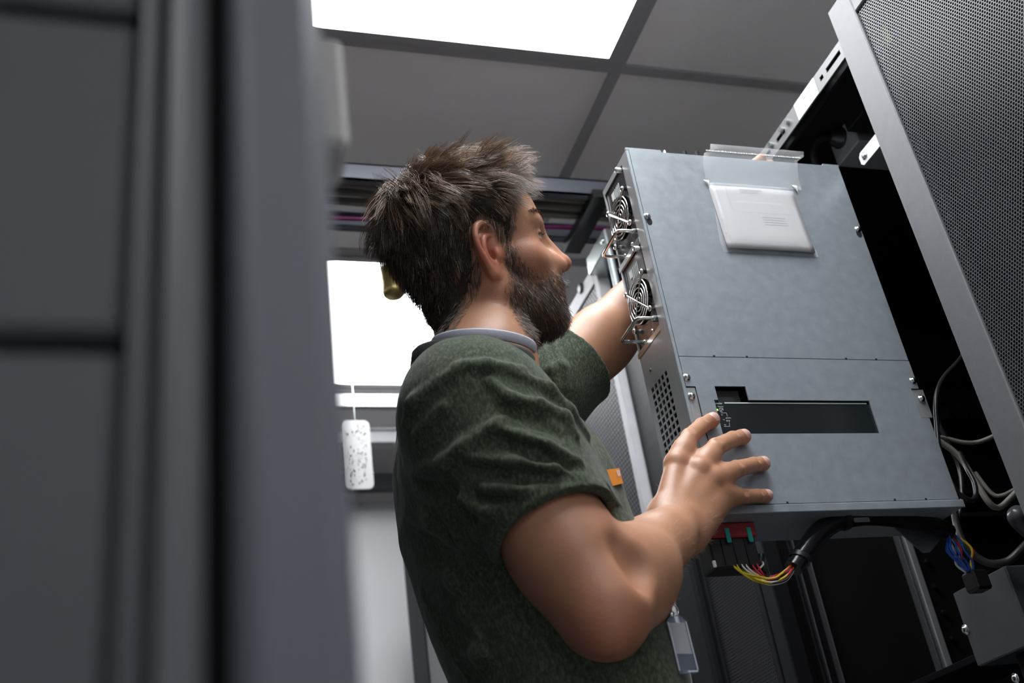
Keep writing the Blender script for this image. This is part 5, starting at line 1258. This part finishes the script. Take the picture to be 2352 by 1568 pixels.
# beard
L = HB; m = beard_mask(L); w_ = np.clip((m+.003)/.010, 0, 1)*np.clip((L[:, 2]+.20)/.03, 0, 1)*(np.abs(L[:, 1]) < .09)*(L[:, 0] > -.02)
w_ = w_*np.where(L[:, 2] < -.112, np.clip(1-(-.112-L[:, 2])/.05, .08, 1)*.55, 1)
R_, N_ = sample(BV, BN, w_, 12000, 61); Lr = hl(R_); n = len(R_)
dn = HR@A3([.02, 0, -1.]); fl = dn-N_*(N_@dn)[:, None]*.9; fl = norm(fl)
mm = np.clip(beard_mask(Lr)/.02, 0, 1); ln = (.0065+.0075*mm+.001*np.clip((Lr[:, 0]-.06)/.03, 0, 1))*np.where(Lr[:, 2] < -.115, .6, 1)
sh_ = np.where(rg.random(n) < .04, rg.uniform(.78, .92, n), rg.beta(2, 2, n)*.40+.03+.15*np.clip((Lr[:, 0]-.095)/.01, 0, 1)*(Lr[:, 2] > -.05))
BEARD = strands('beard', R_, N_, ln*rg.uniform(.7, 1.25, n), fl, .42, .05, (.22, 90), .14, .00030, sh_, 4, MAN, 71)
# eyebrows and lashes
for s_ in (-1, 1):
    yy = L[:, 1]*s_; pz = .0470+.0045*np.sin(np.clip((yy-.010)/.042, 0, 1)*2.6)
    w_ = np.exp(-((L[:, 2]-pz)/.0030)**2)*(yy > .010)*(yy < .056)*(L[:, 0] > .066)
    R_, N_ = sample(BV, BN, w_, 420, 85+s_, .0005); fl = norm(np.broadcast_to(HR@A3([-.35, s_*.85, .12]), R_.shape)); fl = norm(fl-N_*(fl*N_).sum(1, keepdims=True))
    strands('eyebrow', R_, N_, rg.uniform(.006, .011, 420), fl, .30, .0, (.1, 80), .10, .00032, rg.uniform(.15, .55, 420), 4, MAN, 81+s_)
    t = rg.random(60); c_ = np.stack([.0875-.008*np.abs(t-.4)**1.5*3, s_*(.022+.024*t), np.full(60, .0215)], 1); R_ = c_@HR.T+HT; N_ = norm(np.broadcast_to(HR@A3([.9, s_*.35, .15]), R_.shape))
    strands('eyelash', R_, N_, rg.uniform(.006, .009, 60), N_, .8, -.1, (.1, 80), .12, .00025, rg.uniform(.05, .2, 60), 4, MAN, 181+s_)
# fine hair on the right forearm
w_ = np.exp(-(np.linalg.norm(BV-(ER*.35+WR*.65), axis=1)/.07)**2)+.7*np.exp(-(np.linalg.norm(BV-(WR+(WR-ER)*.12), axis=1)/.04)**2)
R_, N_ = sample(BV, BN, w_*(w_ > .12), 1500, 91); n = len(R_); fo = (WR-ER)/np.linalg.norm(WR-ER)
fl = norm(fo-N_*(N_@fo)[:, None]+A3([0, 0, -.3])); 
strands('arm_hair', R_, N_, rg.uniform(.006, .013, n), fl, .22, .05, (.25, 60), .2, .00014, rg.uniform(.72, .95, n), 4, MAN, 95)
# eyes
eyew = mat('eye_white', (.42, .40, .39), .15); iris = mat('iris', (.03, .028, .024), .1)
for s_ in (-1, 1):
    c_ = hw(.0745, s_*.032, .020); ax = HR@A3([.97, s_*.05, .12]); q = MB()
    def W3(p): v = up_z(np.asarray(p)); return v
    k = MU; prof = [(-.0118, .0), (-.010, .006), (-.005, .0105), (0, .0118), (.005, .0107), (.009, .0076), (.0105, .0054)]
    q.lathe((0, 0, 0), tuple(ax), [(t*k, r*k) for t, r in prof], 18); w3 = W3(c_)
    ob = MB(); ob.v = [((p[0]+w3[0])/UNIT, (p[1]+w3[1])/UNIT, (p[2]+w3[2])/UNIT) for p in q.v]; ob.f, ob.s = q.f, q.s
    ORG[MAN.name] = Vector(tuple(MO/UNIT)); eo = ob.build('eye', eyew, MAN)
    q = MB(); q.lathe((0, 0, 0), tuple(ax), [(.0104*k, .0056*k), (.0112*k, .0035*k), (.0117*k, 0)], 14)
    ob = MB(); ob.v = [((p[0]+w3[0])/UNIT, (p[1]+w3[1])/UNIT, (p[2]+w3[2])/UNIT) for p in q.v]; ob.f, ob.s = q.f, q.s; ob.build('iris', iris, eo)
# finger nails
nm = mat('finger_nail', (.66, .40, .34), .28, spec=.5)
for c_, tp, sd, top, r_ in NAIL:
    q = MB(); V = []; nu, nv = 7, 6; Ln, Wd = .0132, r_*.90
    for j in range(nv):
        v = j/(nv-1)
        for i in range(nu):
            u = i/(nu-1)*2-1; wd = Wd*(.86+.14*math.sin(v*2.6))*(1 if v > .1 else .85)
            rd = -.0012*(u*u)*(1 if v < .8 else 1); ln_ = (v-.74)*Ln-(.0016*u*u if v > .9 else 0)+(.0012*u*u if v < .1 else 0)
            p = c_+tp*ln_+sd*u*wd+top*(math.sqrt(max(r_*r_-(u*wd)**2, 0))*1.0+.0007-.0022*max(0, v-.55)**2*4-.0022*max(0, .35-v)**1.5*3)
            V.append(up_z(p)/UNIT)
    q.add([tuple(p) for p in V], [(j*nu+i, j*nu+i+1, (j+1)*nu+i+1, (j+1)*nu+i) for j in range(nv-1) for i in range(nu-1)], True)
    q.build('finger_nail', nm, MAN)
# ------------------------------------------------------------------ collar, strap, tag, trousers, shoes, badge
def md(p): q = up_z(np.asarray(p, float))/UNIT; return (float(q[0]), float(q[1]), float(q[2]))     # figure units -> drawing units
def band(c, ax, rx, ry, h, th, n=56, wav=0.0, lean=0.0):
    """closed upright band around an axis"""
    ax = A3(ax, float); ax = ax/np.linalg.norm(ax); f_ = A3([1., 0, 0])-ax*ax[0]; f_ /= np.linalg.norm(f_); l_ = np.cross(ax, f_); V = []; prof = [(0, -h/2), (th, -h*.35), (th, h*.35), (0, h/2), (-th*.6, h*.4), (-th*.6, -h*.4)]
    for i in range(n):
        a = 2*math.pi*i/n; d = f_*rx*math.cos(a)+l_*ry*math.sin(a); u = d/np.linalg.norm(d)
        for o, z in prof: V.append(md(A3(c)+d+u*(o+lean*z)+ax*(z+wav*math.sin(3*a))))
    k = len(prof); Q = [(i*k+j, i*k+(j+1) % k, ((i+1) % n)*k+(j+1) % k, ((i+1) % n)*k+j) for i in range(n) for j in range(k)]
    return MB().add(V, Q, True)
collar_m = mat('ribbed_collar', (.030, .034, .034), .9, noise=.3, nscale=500, bump=.6, bscale=700)
band(NKC+NKA*.001+A3([-.004, 0, 0]), NKA, .0750, .0690, .025, .0028, lean=-.05).build('collar', collar_m, SH)
strap_m = mat('lanyard_strap', (.38, .39, .44), .6, noise=.05, nscale=200, bump=.4, bscale=900)
LAN = empty('lanyard', (0, 0, 0), 'grey fabric lanyard strap around the man\'s neck', 'lanyard')
lz = md(NKC+NKA*.024); LAN.location = Vector(lz)*UNIT; ORG[LAN.name] = Vector(lz)
band(NKC+A3([.009, .003, 0])+NKA*.0225, NKA, .0655, .0625, .0135, .0009, lean=.1).build('neck_strap', strap_m, LAN)
q = MB(); V = []
path_ = [NKC+A3([.074, .012, .030]), A3([.452, 1.13, .60]), A3([.485, 1.12, .52]), A3([.512, 1.11, .43]), A3([.528, 1.06, .36]), A3([0.482, 0.986, 0.296])]
for p in path_:
    for o in (-.007, .007):
        for y in (0, -.001): V.append(md(p+A3([y, o, 0])))
q.add(V, [(4*i+a, 4*i+b_, 4*i+4+b_, 4*i+4+a) for i in range(len(path_)-1) for a, b_ in ((0, 2), (2, 3), (3, 1), (1, 0))]); q.build('hanging_strap', strap_m, LAN)
# orange tag on the chest
TG = [[(.4334, .9853, .436), (.4391, .9882, .4378), (.4453, .9919, .44), (.4521, .9971, .4428), (.4601, 1.0046, .4467), (.4716, 1.019, .4540)], [(.4329, .9847, .4255), (.4387, .9874, .4275), (.445, .9912, .43), (.452, .9963, .433), (.46, 1.0036, .437), (.4713, 1.0178, .4441)], [(.4322, .9836, .4149), (.4383, .9867, .4173), (.4448, .9905, .4201), (.4518, .9955, .4233), (.46, 1.0028, .4275), (.4711, 1.0162, .4343)]]
off_n = A3([.62, -.78, 0.])*.0016
def tag_patch(c0, c1, r0, r1, o): 
    q = MB(); V = []
    for j in range(r0, r1+1):
        for i in range(c0, c1+1):
            for t in (0, 1): V.append(md(A3(TG[j][i])+off_n*(o+t*.5)))
    w_ = (c1-c0+1)*2
    for j in range(r1-r0):
        for i in range(c1-c0):
            a = j*w_+i*2; q_ = (a, a+2, a+2+w_, a+w_); q.f += [q_, tuple(k+1 for k in q_)]; q.s += [True, True]
    q.v = [tuple(p) for p in V]; n_ = len(V); 
    return q
tg = tag_patch(0, 5, 0, 2, 1.0).build('orange_tag', mat('orange_fabric', (.80, .27, .03), .7, noise=.06, nscale=300, bump=.2, bscale=800), SH, label='orange fabric tag')
q = MB()
for u in (.80, .855, .91):
    i = min(int(u*5), 4); f_ = u*5-i
    a = A3(TG[0][i])*(1-f_)+A3(TG[0][i+1])*f_; b_ = A3(TG[1][i])*(1-f_)+A3(TG[1][i+1])*f_; a = a*.75+b_*.25; d = A3([.0008, .0009, 0])
    q.add([md(a-d+off_n*2.2), md(a+d+off_n*2.2), md(b_+d+off_n*2.2), md(b_-d+off_n*2.2)], [(0, 1, 2, 3)])
tag(q.build('tag_print', mat('print_white', (.85, .82, .78), .6), tg), kind='stuff')
# trousers and shoes (below the frame)
tr_m = mat('dark_trousers', (.022, .024, .030), .85, noise=.2, nscale=300, bump=.4, bscale=600)
TR = Field(); fz = -CAMZ*UNIT/MU
TR.loft([.0, .04, .10], [.424, .424, .424], [1.135, 1.135, 1.135], [.098, .103, .100], [.166, .172, .168], math.radians(-4), .03)
for s_ in (-1, 1):
    hip = A3([.420, 1.135+s_*.082, -.02]); kn = A3([.428, 1.140+s_*.095, -.30]); an = A3([.405, 1.140+s_*.100, fz+.085])
    TR.chain([hip, kn, an], [.090, .068, .058], .05)
V, Q = net(TR, (.26, .88, fz+.02), (.60, 1.40, .13), .008, [(TR, None)])
keep = (V[Q][:, :, 2] < .096).all(1); person_mesh('trousers', V, Q[keep], tr_m)
for s_ in (-1, 1):
    SHF = Field(); y = 1.140+s_*.102; z = fz
    SHF.chain([A3([.385, y, z+.045]), A3([.46, y+s_*.006, z+.036]), A3([.545, y+s_*.014, z+.026])], [.040, .040, .026], .03); SHF.cone(A3([.398, y, z+.05]), A3([.398, y, z+.10]), .043, .044, .02)
    V, Q = net(SHF, (.30, y-.09, z+.002), (.62, y+.09, z+.16), .006, [(SHF, None)])
    V[:, 2] = np.maximum(V[:, 2], z+.006); person_mesh('shoe', V, Q, MT['black'])
# badge hanging from the strap
YBD = .905
BD = empty('id_badge', onY(1547, 1398, YBD), 'clear plastic badge holder hanging in front of the man\'s belt', 'badge')
clr_ = mat('clear_plastic', (.45, .52, .70), .15, alpha=.16, spec=.5)
def bp_(pts, d0, d1, nm_, m_):
    P2 = [onY(px, py, YBD) for px, py in pts]
    return MB().prism([(p[0], p[2]) for p in P2], lambda a, b, d: (a, YBD+d, b), d0, d1).build(nm_, m_, BD)
bp_([(1533, 1426), (1544, 1405), (1551, 1404), (1574, 1423), (1604, 1541), (1600, 1545), (1561, 1546)], 0, .003, 'holder', clr_)
bp_([(1536, 1429), (1574, 1429), (1593, 1500), (1553, 1500)], .0008, .0022, 'card', mat('card_grey', (.30, .29, .28), .5))
bp_([(1553.5, 1501), (1593.5, 1501), (1602, 1536), (1561, 1536)], .0008, .0022, 'card_footer', mat('card_dark', (.012, .014, .015), .4))
for a, b_ in (((1534, 1428), (1561, 1540)), ((1575, 1427), (1603, 1538)), ((1580, 1542), (1603, 1541))):
    MB().tube([onY(*a, YBD-.0005), onY(*b_, YBD-.0005)], .0007, 6).build('holder_rim', mat('clear_edge', (.62, .66, .75), .2, alpha=.8), BD)
c_ = Vector(onY(1546, 1400, YBD+.001))
MB().tube([c_+Vector((.0048*math.cos(a), .002*math.sin(a), .0062*math.sin(a))) for a in np.linspace(0, 2*math.pi, 17)[:-1]], .0007, 6, closed=True).build('split_ring', MT['chrome'], BD)
MB().lathe(onY(1543, 1409, YBD-.0006), (0, -1, 0), [(0, .0026), (.0012, .0022), (.0014, 0)], 12).build('rivet', MT['chrome'], BD)
